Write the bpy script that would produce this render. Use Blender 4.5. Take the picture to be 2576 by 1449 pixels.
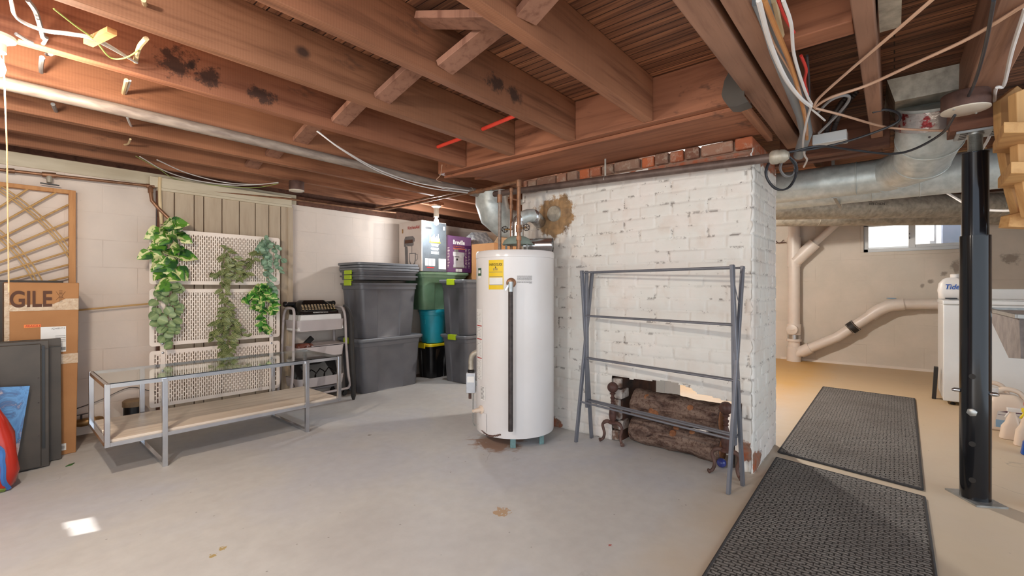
import bpy, bmesh, math, random
from mathutils import Vector, Matrix, noise
random.seed(7)
S = bpy.context.scene
COL = S.collection
for o in list(bpy.data.objects):
    bpy.data.objects.remove(o, do_unlink=True)

# ---------------------------------------------------------------- camera
F, CX, CY, CAM_H = 1139.0, 1288.0, 724.5, 1.1
YAW = math.atan2(962, 1139)
cam_d = bpy.data.cameras.new('camera'); cam = bpy.data.objects.new('camera', cam_d)
COL.objects.link(cam)
cam_d.sensor_width = 36.0; cam_d.lens = 36.0 * F / 2576.0; cam_d.clip_start = 0.02
cam.location = (0, 0, CAM_H); cam.rotation_euler = (math.pi/2, 0, YAW - math.pi/2)
S.camera = cam

# ---------------------------------------------------------------- sky, sun, exposure
W = bpy.data.worlds.new('sky'); S.world = W; W.use_nodes = True
bg = W.node_tree.nodes['Background']
bg.inputs[0].default_value = (0.80, 0.90, 1.0, 1); bg.inputs[1].default_value = 2.1
sun_d = bpy.data.lights.new('sun', 'SUN'); sun = bpy.data.objects.new('sun', sun_d); COL.objects.link(sun)
sun_d.energy = 7.0; sun_d.angle = 0.006; sun_d.color = (1, .96, .9)
SUN_DIR = Vector((2.61, -0.94, -1.9)).normalized()
sun.rotation_euler = SUN_DIR.to_track_quat('-Z', 'Y').to_euler()
S.view_settings.view_transform = 'Standard'
S.view_settings.look = 'None'
S.view_settings.exposure = 0.25
S.view_settings.gamma = 1.0
S.view_settings.use_curve_mapping = False
S.cycles.use_denoising = True
S.cycles.max_bounces = 8
S.cycles.diffuse_bounces = 5

def lamp_light(name, loc, energy, color, r=0.045):
    d = bpy.data.lights.new(name, 'POINT'); o = bpy.data.objects.new(name, d); COL.objects.link(o)
    d.energy = energy; d.color = color; d.shadow_soft_size = r; o.location = loc
    return o

# ---------------------------------------------------------------- point helpers (ray through the photo to a known plane)
FW = Vector((math.cos(YAW), math.sin(YAW), 0)); RT = Vector((math.sin(YAW), -math.cos(YAW), 0)); UP = Vector((0, 0, 1))
CAM = Vector((0, 0, CAM_H))
def ray(x, y): return FW + RT*((x-CX)/F) + UP*((CY-y)/F)
def on(x, y, ax, val):
    d = ray(x, y); return CAM + d*((val-CAM[ax])/d[ax])
def fl(x, y, z=0.0): return on(x, y, 2, z)
def pX(x, y, v): return on(x, y, 0, v)
def pY(x, y, v): return on(x, y, 1, v)
def dep(x, y, d): return CAM + ray(x, y)*d

# ---------------------------------------------------------------- materials
def rgb(r, g, b):
    def f(c):
        c /= 255.0
        return c/12.92 if c <= .04045 else ((c+.055)/1.055)**2.4
    return (f(r), f(g), f(b), 1)
MATS = {}
class NT:
    def __init__(s, m):
        s.t = m.node_tree; s.n = s.t.nodes; s.p = s.n['Principled BSDF']
    def new(s, typ, **kw):
        nd = s.n.new(typ)
        for k, v in kw.items():
            if k.startswith('i_'):
                nd.inputs[int(k[2:]) if k[2:].isdigit() else k[2:].replace('_', ' ')].default_value = v
            else: setattr(nd, k, v)
        return nd
    def link(s, a, b): s.t.links.new(a, b)
    def coord(s, kind='Object', scale=(1,1,1), loc=(0,0,0), rot=(0,0,0)):
        tc = s.new('ShaderNodeTexCoord'); mp = s.new('ShaderNodeMapping')
        mp.inputs['Scale'].default_value = scale; mp.inputs['Location'].default_value = loc; mp.inputs['Rotation'].default_value = rot
        s.link(tc.outputs[kind], mp.inputs['Vector']); return mp.outputs['Vector']
    def noise(s, vec, scale, detail=4, rough=.55, dist=0):
        nd = s.new('ShaderNodeTexNoise'); nd.inputs['Scale'].default_value = scale
        nd.inputs['Detail'].default_value = detail; nd.inputs['Roughness'].default_value = rough; nd.inputs['Distortion'].default_value = dist
        if vec is not None: s.link(vec, nd.inputs['Vector'])
        return nd.outputs['Fac']
    def ramp(s, fac, stops):
        r = s.new('ShaderNodeValToRGB'); el = r.color_ramp.elements
        while len(el) > len(stops): el.remove(el[-1])
        while len(el) < len(stops): el.new(1.0)
        for e, (p, c) in zip(el, stops):
            e.position = p; e.color = c if len(c) == 4 else (*c, 1)
        s.link(fac, r.inputs['Fac']); return r.outputs['Color']
    def mix(s, fac, a, b, mode='MIX'):
        m = s.new('ShaderNodeMixRGB', blend_type=mode)
        for i, v in ((0, fac), (1, a), (2, b)):
            if hasattr(v, 'links') or hasattr(v, 'is_linked'): s.link(v, m.inputs[i])
            else: m.inputs[i].default_value = v
        return m.outputs[0]
    def math(s, op, a, b=0.0, clamp=False):
        m = s.new('ShaderNodeMath', operation=op); m.use_clamp = clamp
        for i, v in ((0, a), (1, b)):
            if hasattr(v, 'is_linked'): s.link(v, m.inputs[i])
            else: m.inputs[i].default_value = v
        return m.outputs[0]
    def bump(s, h, strength=.3, dist=.01):
        b = s.new('ShaderNodeBump'); b.inputs['Strength'].default_value = strength; b.inputs['Distance'].default_value = dist
        s.link(h, b.inputs['Height']); s.link(b.outputs['Normal'], s.p.inputs['Normal'])
BW = ((0,0,0,1), (1,1,1,1))
def base(name, rough=.5, metal=0.0, spec=.5):
    m = bpy.data.materials.new(name); m.use_nodes = True; MATS[name] = m
    t = NT(m); t.p.inputs['Roughness'].default_value = rough; t.p.inputs['Metallic'].default_value = metal
    t.p.inputs['Specular IOR Level'].default_value = spec
    return m, t
def M(name, c1, rough=.5, metal=0.0, c2=None, scale=6, stretch=(1,1,1), lo=.35, hi=.68, bump=0.0, bscale=40, spec=.5, detail=5, kind='Object'):
    m, t = base(name, rough, metal, spec)
    if c2 is None: c2 = tuple(x*.86 for x in c1[:3]) + (1,)
    v = t.coord(kind, stretch)
    n = t.noise(v, scale, detail)
    t.link(t.ramp(n, [(lo, c1), (hi, c2)]), t.p.inputs['Base Color'])
    if bump:
        t.bump(t.noise(v, bscale, 4), bump, .004)
    return m
def wood(name, c1, c2, axis=0, dark=None, rough=.65, grain=1.0, saw=False, spots=()):
    """straight-grained timber, the grain along the given axis"""
    m, t = base(name, rough, 0, .3)
    st = [9.0*grain]*3; st[axis] = .55*grain
    v = t.coord('Object', tuple(st))
    n1 = t.noise(v, 2.2, 7, .62, .35)
    col = t.ramp(n1, [(.32, c2), (.5, c1), (.66, tuple(x*1.12 for x in c1[:3]) + (1,)), (.8, c2)])
    n2 = t.noise(t.coord('Object', (.7,.7,.7)), 1.6, 3)
    col = t.mix(t.ramp(n2, [(.35, (0,0,0,1)), (.7, (.55,.55,.55,1))]), col, tuple(x*.72 for x in c2[:3]) + (1,))
    if dark is not None:
        n3 = t.noise(t.coord('Object', (.8,1.2,2.2), (3.3,1.1,.4)), 2.6, 5, .7)
        col = t.mix(t.ramp(n3, [(.63, (0,0,0,1)), (.72, (.8,.8,.8,1))]), col, dark)
    if saw:
        w = t.new('ShaderNodeTexWave', wave_type='BANDS', bands_direction='X')
        t.link(t.coord('Object'), w.inputs['Vector']); w.inputs['Scale'].default_value = 28; w.inputs['Distortion'].default_value = 1.2
        col = t.mix(t.math('MULTIPLY', w.outputs['Fac'], .12), col, tuple(x*.55 for x in c2[:3]) + (1,))
    for (px, py, pz, r, sc, amp) in spots:      # knots and scorch marks, each at its own place on the timber
        d = t.new('ShaderNodeVectorMath', operation='DISTANCE'); d.inputs[1].default_value = (px*sc, py, pz)
        t.link(t.coord('Object', (sc, 1, 1)), d.inputs[0])
        k = t.math('ADD', d.outputs['Value'], t.math('MULTIPLY', t.math('SUBTRACT', t.noise(t.coord('Object'), 26, 5, .7), .5), r*amp))
        col = t.mix(t.ramp(t.math('DIVIDE', k, r), [(.45, (.85,.85,.85,1)), (.95, BW[0])]), col, rgb(52, 40, 36))
    t.link(col, t.p.inputs['Base Color'])
    t.bump(n1, .25, .004)
    return m

JW = dict(axis=0, dark=rgb(84,60,50), saw=True)
CXJ = (-2.1+2.452)/2
wood('joist_wood', rgb(164,112,82), rgb(120,76,54), **JW)
wood('joist_wood_knot', rgb(156,108,80), rgb(112,72,50), spots=((.955-CXJ, -.028, .128, .034, .75, .5),), **JW)
wood('joist_wood_stained', rgb(162,108,80), rgb(118,70,50), spots=((.60-CXJ, -.028, .10, .075, .8, 3.2), (.73-CXJ, -.028, .085, .06, .8, 3.2), (.97-CXJ, -.028, .07, .05, .6, 3.2), (.66-CXJ, -.028, .12, .03, 1, 2)), **JW)
wood('joist_wood_scorched', rgb(154,104,76), rgb(106,68,48), spots=((1.85-CXJ, -.028, .085, .05, .7, 2), (1.70-CXJ, -.028, .10, .05, .6, 3)), **JW)
wood('joist_wood_across', rgb(160,104,76), rgb(118,72,50), 1, rgb(72,52,42))
wood('beam_grey_wood', rgb(158,118,96), rgb(118,84,68), 0, rgb(84,66,58))
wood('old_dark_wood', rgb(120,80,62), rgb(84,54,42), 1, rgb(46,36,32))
wood('new_pine', rgb(214,168,112), rgb(190,138,84), 2)
wood('new_pine_across', rgb(212,166,110), rgb(188,136,82), 1)
wood('bridging_wood', rgb(150,108,88), rgb(112,74,58), 2, rgb(80,58,50))
wood('frame_pine', rgb(204,150,98), rgb(182,122,74), 2, grain=1.5)
wood('pale_shelf_wood', rgb(222,206,188), rgb(202,182,162), 0, rough=.4, grain=1.2)
wood('rattan', rgb(206,168,112), rgb(180,138,84), 0, grain=2)
wood('andiron_rust', rgb(96,66,58), rgb(64,46,42), 2, rough=.5)
M('cut_wood', rgb(170,116,78), .8, c2=rgb(120,72,44), scale=26, bump=.3)
def subfloor_mat(name, cA, cB, dk):
    m, t = base(name, .6, 0, .35)
    v = t.coord('Object')
    br = t.new('ShaderNodeTexBrick', offset=.43, offset_frequency=2, squash=1.0)
    t.link(t.coord('Object', rot=(0,0,math.pi/2)), br.inputs['Vector'])
    br.inputs['Scale'].default_value = 1; br.inputs['Brick Width'].default_value = 1.35; br.inputs['Row Height'].default_value = .05
    br.inputs['Mortar Size'].default_value = .0034; br.inputs['Mortar Smooth'].default_value = .3; br.inputs['Bias'].default_value = 0
    br.inputs['Color1'].default_value = cA; br.inputs['Color2'].default_value = cB; br.inputs['Mortar'].default_value = (.006,.004,.003,1)
    g = t.noise(t.coord('Object', (40,1.1,1)), 2.0, 6, .6, .4)
    c = t.mix(t.ramp(g, [(.42,(0,0,0,1)), (.66,(.85,.85,.85,1))]), br.outputs['Color'], dk)
    b = t.noise(t.coord('Object', (8,.5,1)), 1.4, 3)
    c = t.mix(t.ramp(b, [(.42,(0,0,0,1)), (.62,(.6,.6,.6,1))]), c, tuple(x*.55 for x in dk[:3]) + (1,))
    sy = t.new('ShaderNodeSeparateXYZ'); t.link(v, sy.inputs[0])      # darker weathered boards over the passage and laundry
    dkf = t.ramp(t.math('SUBTRACT', .55, sy.outputs['Y']), [(.0, BW[0]), (.12, (.8,.8,.8,1))])
    g2 = t.noise(t.coord('Object', (26,.8,1), (4,2,0)), 1.7, 5, .6)
    dkf = t.math('MULTIPLY', dkf, t.ramp(g2, [(.36, (1,1,1,1)), (.50, (.05,.05,.05,1))]))
    c = t.mix(dkf, c, rgb(50, 34, 28))
    t.link(c, t.p.inputs['Base Color']); t.bump(br.outputs['Fac'], .5, -.004)
subfloor_mat('subfloor_boards', rgb(176,120,86), rgb(130,86,62), rgb(88,54,40))

# floor concrete
m, t = base('floor_concrete', .5, 0, .4)
v = t.coord('Object')
n = t.noise(v, .9, 5, .55, .3); n2 = t.noise(v, 14, 5, .6)
col = t.ramp(n, [(.3, rgb(188,185,182)), (.45, rgb(198,196,192)), (.58, rgb(190,191,195)), (.72, rgb(202,200,196))])
col = t.mix(t.math('MULTIPLY', t.ramp(n2, [(.35, BW[0]), (.75, BW[1])]), .22), col, rgb(150,146,142))
sx = t.new('ShaderNodeSeparateXYZ'); t.link(v, sx.inputs[0])
# old yellow floor paint left on the slab of the laundry end
wob = t.math('ADD', sx.outputs['X'], t.math('MULTIPLY', t.noise(v, 1.7, 6, .65), 1.6))
yl = t.ramp(t.math('DIVIDE', wob, 10.0), [(.46, BW[0]), (.60, (.55,.55,.55,1)), (.70, (.95,.95,.95,1))])
col = t.mix(yl, col, rgb(206,164,98))
wob2 = t.math('ADD', t.math('MULTIPLY', sx.outputs['Y'], -1.0), t.math('MULTIPLY', t.noise(v, 2.3, 4), .35))
tan = t.ramp(t.math('ADD', wob2, 1.0, False), [(.30, BW[0]), (.62, (.75,.75,.75,1))])
col = t.mix(tan, col, rgb(200,180,150))
# dirt along the foot of the left wall
dl = t.math('ADD', sx.outputs['Y'], t.math('MULTIPLY', t.noise(v, 5, 5), .8))
col = t.mix(t.ramp(t.math('SUBTRACT', dl, 4.0), [(.55, BW[0]), (.95, (.8,.8,.8,1))]), col, rgb(120,96,74))
# cracks
vo = t.new('ShaderNodeTexVoronoi', feature='DISTANCE_TO_EDGE'); vo.inputs['Scale'].default_value = .42
nv = t.new('ShaderNodeVectorMath', operation='ADD')
nz = t.new('ShaderNodeTexNoise'); nz.inputs['Scale'].default_value = 2.2; nz.inputs['Detail'].default_value = 6; t.link(v, nz.inputs['Vector'])
t.link(v, nv.inputs[0]); t.link(nz.outputs['Color'], nv.inputs[1]); t.link(nv.outputs[0], vo.inputs['Vector'])
ck = t.math('MULTIPLY', t.ramp(vo.outputs['Distance'], [(.0, (.6,.6,.6,1)), (.004, BW[0])]), t.ramp(t.noise(v, .8, 2), [(.55, BW[0]), (.68, (.8,.8,.8,1))]))
col = t.mix(ck, col, rgb(96,90,84))
# spilled paint and rust spots
for (px, py, r, c) in ((1.669,1.476,.055,rgb(176,136,84)), (.672,2.167,.022,rgb(168,140,60)), (.628,2.14,.02,rgb(168,140,60)), (2.40,2.16,.20,rgb(150,112,84)), (1.75,.93,.012,rgb(170,50,40)), (1.9,3.0,.02,rgb(120,110,100))):
    d = t.new('ShaderNodeVectorMath', operation='DISTANCE'); d.inputs[1].default_value = (px, py, 0); t.link(v, d.inputs[0])
    k = t.math('ADD', d.outputs['Value'], t.math('MULTIPLY', t.math('SUBTRACT', t.noise(v, 2.2/r, 4), .5), r*2.2))
    f = t.ramp(t.math('DIVIDE', k, r), [(.62, (.8,.8,.8,1)), (.72 if r < .1 else 1.0, BW[0])])
    col = t.mix(f, col, c)
sp = t.new('ShaderNodeTexVoronoi'); sp.inputs['Scale'].default_value = 9; t.link(v, sp.inputs['Vector'])
col = t.mix(t.ramp(sp.outputs['Distance'], [(.025, (.6,.6,.6,1)), (.05, BW[0])]), col, rgb(96,88,78))
t.link(col, t.p.inputs['Base Color'])
t.link(t.ramp(n, [(.3, (.42,.42,.42,1)), (.7, (.58,.58,.58,1))]), t.p.inputs['Roughness'])
t.bump(t.noise(v, 30, 6), .12, .003)

def block_mat(name, c, c2, axis, bw=.42, bh=.21, stain=None):
    """painted block wall with faint joints; axis = horizontal axis of the wall"""
    m, t = base(name, .7, 0, .25)
    v = t.coord('Object')
    sx = t.new('ShaderNodeSeparateXYZ'); cb = t.new('ShaderNodeCombineXYZ'); t.link(v, sx.inputs[0])
    t.link(sx.outputs[axis], cb.inputs[0]); t.link(sx.outputs[2], cb.inputs[1])
    br = t.new('ShaderNodeTexBrick', offset=.5)
    t.link(cb.outputs[0], br.inputs['Vector']); br.inputs['Scale'].default_value = 1
    br.inputs['Brick Width'].default_value = bw; br.inputs['Row Height'].default_value = bh
    br.inputs['Mortar Size'].default_value = .004; br.inputs['Mortar Smooth'].default_value = .6
    n = t.noise(v, 1.5, 6, .6)
    col = t.ramp(n, [(.32, c), (.5, c2), (.7, c)])
    vis = t.math('MULTIPLY', br.outputs['Fac'], t.ramp(t.noise(v, 2.2, 4), [(.5, (0,0,0,1)), (.68, (.32,.32,.32,1))]))
    col = t.mix(vis, col, rgb(150,126,106))
    fleck = t.ramp(t.noise(v, 18, 6, .7), [(.70, BW[0]), (.74, (.7,.7,.7,1))])
    col = t.mix(fleck, col, tuple(x*.8 for x in c2[:3]) + (1,))
    if stain:
        for (a, b, r) in stain:
            d = t.new('ShaderNodeVectorMath', operation='DISTANCE'); d.inputs[1].default_value = (a, b, 0)
            t.link(cb.outputs[0], d.inputs[0])
            k = t.math('ADD', d.outputs['Value'], t.math('MULTIPLY', t.math('SUBTRACT', t.noise(v, 9, 6, .7), .5), r*3.0))
            col = t.mix(t.ramp(t.math('DIVIDE', k, r), [(.3, (.85,.85,.85,1)), (.8, BW[0])]), col, rgb(146,134,122))
    t.link(col, t.p.inputs['Base Color'])
    h = t.math('ADD', t.math('MULTIPLY', br.outputs['Fac'], -.3), t.math('MULTIPLY', t.noise(v, 9, 6), .8))
    t.bump(h, .35, .012)
block_mat('painted_block', rgb(226,210,196), rgb(218,204,192), 0)
block_mat('painted_wall_far', rgb(214,202,188), rgb(204,194,180), 1, .6, .3, stain=[(-.62,1.37,.09), (-.50,1.29,.05), (-.73,1.44,.08), (-1.1,1.46,.12), (-1.3,1.47,.12), (-.37,1.19,.04), (-.28,1.13,.03)])

# chimney paint, driven by attributes written with the mesh (mortar gaps, chips, bare brick)
m, t = base('painted_brick', .6, 0, .3)
v = t.coord('Object')
at = t.new('ShaderNodeAttribute', attribute_name='gap'); ab = t.new('ShaderNodeAttribute', attribute_name='bare'); ag = t.new('ShaderNodeAttribute', attribute_name='grey')
col = t.ramp(t.noise(v, 2.2, 5), [(.3, rgb(232,222,214)), (.5, rgb(226,222,214)), (.7, rgb(218,208,198))])
col = t.mix(t.ramp(t.noise(v, 5, 5), [(.55, BW[0]), (.75, (.35,.35,.35,1))]), col, rgb(206,180,160))
g = t.math('MULTIPLY', at.outputs['Fac'], t.ramp(t.noise(v, 15, 5, .7), [(.54, BW[0]), (.60, BW[1])]))
col = t.mix(g, col, rgb(74,56,48))
dots = t.ramp(t.noise(v, 46, 3, .6), [(.72, BW[0]), (.75, (.8,.8,.8,1))])
col = t.mix(dots, col, rgb(90,66,54))
r = t.math('ADD', ab.outputs['Fac'], t.math('MULTIPLY', t.math('SUBTRACT', t.noise(v, 11, 6, .7), .5), 1.1))
col = t.mix(t.ramp(r, [(.5, BW[0]), (.58, BW[1])]), col, t.ramp(t.noise(v, 20, 4), [(.35, rgb(168,92,60)), (.6, rgb(150,118,100)), (.75, rgb(120,70,50))]))
r2 = t.math('ADD', ag.outputs['Fac'], t.math('MULTIPLY', t.math('SUBTRACT', t.noise(v, 12, 6, .7), .5), .75))
col = t.mix(t.ramp(r2, [(.48, BW[0]), (.56, BW[1])]), col, t.ramp(t.noise(v, 16, 5), [(.35, rgb(178,140,98)), (.6, rgb(150,120,88)), (.75, rgb(110,88,66))]))
t.link(col, t.p.inputs['Base Color']); t.bump(t.noise(v, 38, 5), .3, .004)
m, t = base('bare_brick', .85, 0, .2)
at = t.new('ShaderNodeAttribute', attribute_name='tint'); v = t.coord('Object')
c = t.ramp(at.outputs['Fac'], [(.0, rgb(188,104,66)), (.4, rgb(160,92,64)), (.7, rgb(150,122,104)), (1, rgb(122,84,68))])
c = t.mix(t.ramp(t.noise(v, 22, 6, .7), [(.5, BW[0]), (.68, (.7,.7,.7,1))]), c, rgb(176,160,142))
t.link(c, t.p.inputs['Base Color']); t.bump(t.noise(v, 50, 5), .5, .006)
M('cut_plaster', rgb(196,184,174), .9, c2=rgb(110,84,70), scale=14, lo=.45, hi=.6, bump=.6)
M('soot_brick', rgb(98,62,46), .9, c2=rgb(38,28,24), scale=7, bump=.5)

M('white_enamel', rgb(226,222,220), .22, c2=rgb(222,217,213), scale=3)
M('white_paint_metal', rgb(222,222,220), .3, c2=rgb(214,214,212), scale=3)
M('teal_foot', rgb(110,146,146), .6, c2=rgb(92,112,110), scale=30)
M('brown_iron', rgb(116,98,90), .5, .3, c2=rgb(88,72,66), scale=12, stretch=(1,1,1), bump=.2)
M('black_iron', rgb(76,68,66), .55, .4, c2=rgb(54,46,44), scale=30, bump=.2)
M('rust_iron', rgb(112,84,74), .6, .3, c2=rgb(80,58,52), scale=14, bump=.25)
M('copper_old', rgb(164,120,90), .45, .55, c2=rgb(116,84,64), scale=16)
M('hood_sage', rgb(158,174,162), .5, c2=rgb(140,156,146), scale=14)
M('brass', rgb(176,140,92), .4, .7, c2=rgb(132,100,66), scale=22)
M('galvanised', rgb(206,210,206), .4, .3, c2=rgb(182,188,184), scale=22)
M('galvanised_dull', rgb(190,182,166), .5, .35, c2=rgb(150,142,128), scale=20)
M('grey_iron_pipe', rgb(158,144,132), .55, .3, c2=rgb(124,110,102), scale=10, stretch=(1,4,4), bump=.2)
M('shiny_steel', rgb(214,214,214), .2, .95, c2=rgb(190,190,190), scale=30, stretch=(1,8,8))
M('foil', rgb(206,206,206), .25, .9, c2=rgb(160,158,156), scale=12, bump=.9, bscale=26)
M('foil_tape_print', rgb(196,190,188), .28, .75, c2=rgb(150,62,66), scale=16, lo=.52, hi=.58, bump=.9, bscale=30)
M('chrome', rgb(206,208,212), .16, .95, c2=rgb(190,192,198), scale=10)
M('rack_grey', rgb(126,128,136), .42, .45, c2=rgb(116,118,126), scale=10)
M('cart_grey', rgb(188,178,176), .45, c2=rgb(182,172,170), scale=5)
M('tote_grey', rgb(98,98,102), .42, c2=rgb(90,90,95), scale=7)
M('tote_lid_grey', rgb(116,118,122), .4, c2=rgb(106,108,112), scale=7)
M('clip_lime', rgb(180,206,34), .4, c2=rgb(170,196,28), scale=8)
M('tote_green', rgb(104,134,106), .4, c2=rgb(92,122,94), scale=7)
M('tote_green_lid', rgb(134,164,134), .38, c2=rgb(122,152,122), scale=7)
M('bucket_teal', rgb(34,150,168), .38, c2=rgb(26,138,156), scale=7)
M('tote_black', rgb(26,26,28), .3, c2=rgb(18,18,20), scale=7)
M('lid_yellow', rgb(232,206,32), .4, c2=rgb(222,194,24), scale=7)
M('cardboard', rgb(176,126,80), .8, c2=rgb(164,114,70), scale=4, bump=.15, bscale=60)
M('cardboard_pale', rgb(196,164,130), .8, c2=rgb(182,148,112), scale=4)
M('clear_tape', rgb(204,178,144), .16, c2=rgb(182,150,112), scale=40, bump=.8, bscale=70, spec=.8)
M('print_brown', rgb(92,58,40), .75, c2=rgb(84,52,36), scale=9)
M('print_black', rgb(30,28,28), .6, c2=rgb(38,36,36), scale=9)
M('print_grey', rgb(110,106,104), .6, c2=rgb(126,120,118), scale=9)
M('print_red', rgb(186,40,40), .6, c2=rgb(172,34,34), scale=9)
M('print_orange', rgb(244,140,72), .6, c2=rgb(236,128,60), scale=9)
M('print_white', rgb(232,230,226), .6, c2=rgb(224,222,218), scale=9)
M('print_yellow', rgb(236,200,36), .5, c2=rgb(228,190,28), scale=9)
M('print_green', rgb(52,92,66), .5, c2=rgb(44,84,58), scale=9)
M('box_white', rgb(222,208,196), .55, c2=rgb(216,200,188), scale=5)
M('box_black', rgb(66,72,78), .4, c2=rgb(84,92,98), scale=7)
M('box_purple', rgb(96,48,96), .45, c2=rgb(86,42,88), scale=5)
M('machine_silver', rgb(196,198,202), .4, .3, c2=rgb(170,172,178), scale=12)
M('dark_metal_panel', rgb(78,70,62), .45, .2, c2=rgb(66,60,54), scale=5)
M('black_plastic', rgb(28,27,28), .35, c2=rgb(20,20,21), scale=10)
M('black_gloss', rgb(22,20,20), .16, c2=rgb(16,15,15), scale=10)
M('ivory_key', rgb(214,190,150), .4, c2=rgb(196,170,130), scale=10)
M('brown_leather', rgb(112,58,42), .35, c2=rgb(78,38,30), scale=14)
M('screen_cream', rgb(250,236,222), .5, c2=rgb(246,230,216), scale=4)
M('beige_paint_wood', rgb(190,172,148), .6, c2=rgb(178,158,134), scale=8, stretch=(4,4,.5), bump=.2, bscale=22)
M('beige_trim', rgb(206,194,170), .6, c2=rgb(192,178,152), scale=6, stretch=(.6,3,3), bump=.2)
M('pvc_white', rgb(226,214,202), .35, c2=rgb(218,206,194), scale=5)
M('rubber_black', rgb(42,38,34), .6, c2=rgb(34,30,28), scale=20)
M('wire_white', rgb(222,218,214), .45, c2=rgb(214,208,204), scale=9)
M('wire_cream', rgb(216,192,150), .5, c2=rgb(206,182,140), scale=9)
M('wire_tan', rgb(202,164,138), .5, c2=rgb(192,152,126), scale=9)
M('wire_green', rgb(160,176,96), .5, c2=rgb(150,166,88), scale=9)
M('wire_grey', rgb(140,138,138), .5, c2=rgb(120,118,118), scale=9)
M('wire_black', rgb(52,54,60), .4, c2=rgb(40,42,46), scale=9)
M('wire_red', rgb(204,58,48), .45, c2=rgb(190,48,40), scale=9)
M('wire_orange', rgb(196,138,84), .45, c2=rgb(184,124,72), scale=9)
M('pex_red', rgb(228,74,56), .35, c2=rgb(216,62,46), scale=9)
M('conduit_grey', rgb(140,146,150), .4, c2=rgb(128,134,138), scale=6)
M('porcelain', rgb(230,220,204), .3, c2=rgb(220,208,190), scale=5)
M('post_black', rgb(30,31,35), .13, .3, c2=rgb(24,25,28), scale=8, stretch=(3,3,.4))
M('post_upper_black', rgb(34,36,42), .15, .5, c2=rgb(26,28,34), scale=8, stretch=(3,3,.4))
M('zinc', rgb(186,188,186), .38, .8, c2=rgb(160,162,160), scale=24)
M('tub_grey', rgb(150,142,138), .7, c2=rgb(120,114,112), scale=12, bump=.3)
M('tub_concrete', rgb(140,138,134), .85, c2=rgb(96,94,92), scale=22, bump=.5)
M('jug_cream', rgb(226,206,186), .35, c2=rgb(220,198,178), scale=5)
M('jug_white', rgb(224,218,212), .35, c2=rgb(216,210,204), scale=5)
M('bottle_blue', rgb(24,82,166), .25, c2=rgb(18,70,150), scale=5)
M('label_blue', rgb(150,184,212), .4, c2=rgb(130,168,202), scale=8)
M('label_plum', rgb(84,34,62), .4, c2=rgb(74,28,54), scale=8)
M('stem_green', rgb(122,132,62), .6, c2=rgb(104,116,52), scale=12)
M('rope', rgb(214,186,140), .8, c2=rgb(196,166,120), scale=60)
M('soil_lid', rgb(150,124,92), .6, c2=rgb(120,96,70), scale=14)
M('red_bag', rgb(188,50,34), .22, c2=rgb(170,40,28), scale=6, bump=.35, bscale=12)
M('bag_blue', rgb(70,120,186), .3, c2=rgb(56,104,170), scale=6)
M('bag_green', rgb(74,106,46), .4, c2=rgb(128,140,60), scale=10)
M('outside_white_brick', rgb(236,234,230), .8, c2=rgb(222,218,214), scale=3, stretch=(1,1,5), bump=.4, bscale=9)
M('outside_blue_grey', rgb(150,162,182), .8, c2=rgb(166,170,190), scale=5)
M('grey_box', rgb(180,184,186), .6, c2=rgb(170,174,176), scale=4)
M('blue_glass', rgb(60,70,140), .15, c2=rgb(40,46,100), scale=30)
M('duct_hanger', rgb(160,158,150), .4, .7)
m, t = base('poster_print', .3, 0, .5)
v = t.coord('Object', (5,5,3))
c = t.ramp(t.noise(v, 1.6, 6, .7, 1.2), [(.3, rgb(48,96,160)), (.46, rgb(86,146,204)), (.54, rgb(54,92,148)), (.62, rgb(190,176,180)), (.7, rgb(168,104,92)), (.8, rgb(70,110,170))])
t.link(c, t.p.inputs['Base Color'])
m, t = base('bark', .9, 0, .15)
v = t.coord('Object', (1,1,1))
n = t.noise(v, 60, 6, .7)
b = t.noise(t.coord('Object', (14,4,14)), 1.5, 6, .65, .6)
c = t.ramp(b, [(.34, rgb(62,46,42)), (.5, rgb(128,106,94)), (.64, rgb(152,130,116)), (.8, rgb(90,70,62))])
c = t.mix(t.math('MULTIPLY', t.ramp(n, [(.5, BW[0]), (.62, BW[1])]), .7), c, rgb(80,54,44))
t.link(c, t.p.inputs['Base Color']); t.bump(t.math('ADD', n, b), .8, .012)
m, t = base('pattern_bag', .5, 0, .4)
ck = t.new('ShaderNodeTexChecker'); ck.inputs['Scale'].default_value = 1
t.link(t.coord('Object', (14,14,14), rot=(.78,.3,.78)), ck.inputs['Vector'])
ck.inputs['Color1'].default_value = rgb(226,226,224); ck.inputs['Color2'].default_value = rgb(186,188,190)
t.link(ck.outputs['Color'], t.p.inputs['Base Color'])
# woven runner mats
m, t = base('mat_weave', .95, 0, .1)
v = t.coord('Object')
br = t.new('ShaderNodeTexBrick', offset=.5); nw = t.new('ShaderNodeTexNoise'); nw.inputs['Scale'].default_value = 34; nw.inputs['Detail'].default_value = 3; t.link(v, nw.inputs['Vector'])
sc1 = t.new('ShaderNodeVectorMath', operation='SCALE'); sc1.inputs['Scale'].default_value = .022; t.link(nw.outputs['Color'], sc1.inputs[0])
ad1 = t.new('ShaderNodeVectorMath', operation='ADD'); t.link(t.coord('Object', rot=(0,0,math.pi/2)), ad1.inputs[0]); t.link(sc1.outputs[0], ad1.inputs[1])
t.link(ad1.outputs[0], br.inputs['Vector'])
br.inputs['Scale'].default_value = 1; br.inputs['Brick Width'].default_value = .042; br.inputs['Row Height'].default_value = .019
br.inputs['Mortar Size'].default_value = .0032; br.inputs['Mortar Smooth'].default_value = .5
nz = t.noise(v, 90, 4, .7)
c = t.mix(br.outputs['Fac'], t.ramp(nz, [(.3, rgb(96,94,92)), (.7, rgb(166,162,156))]), rgb(58,56,55))
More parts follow.
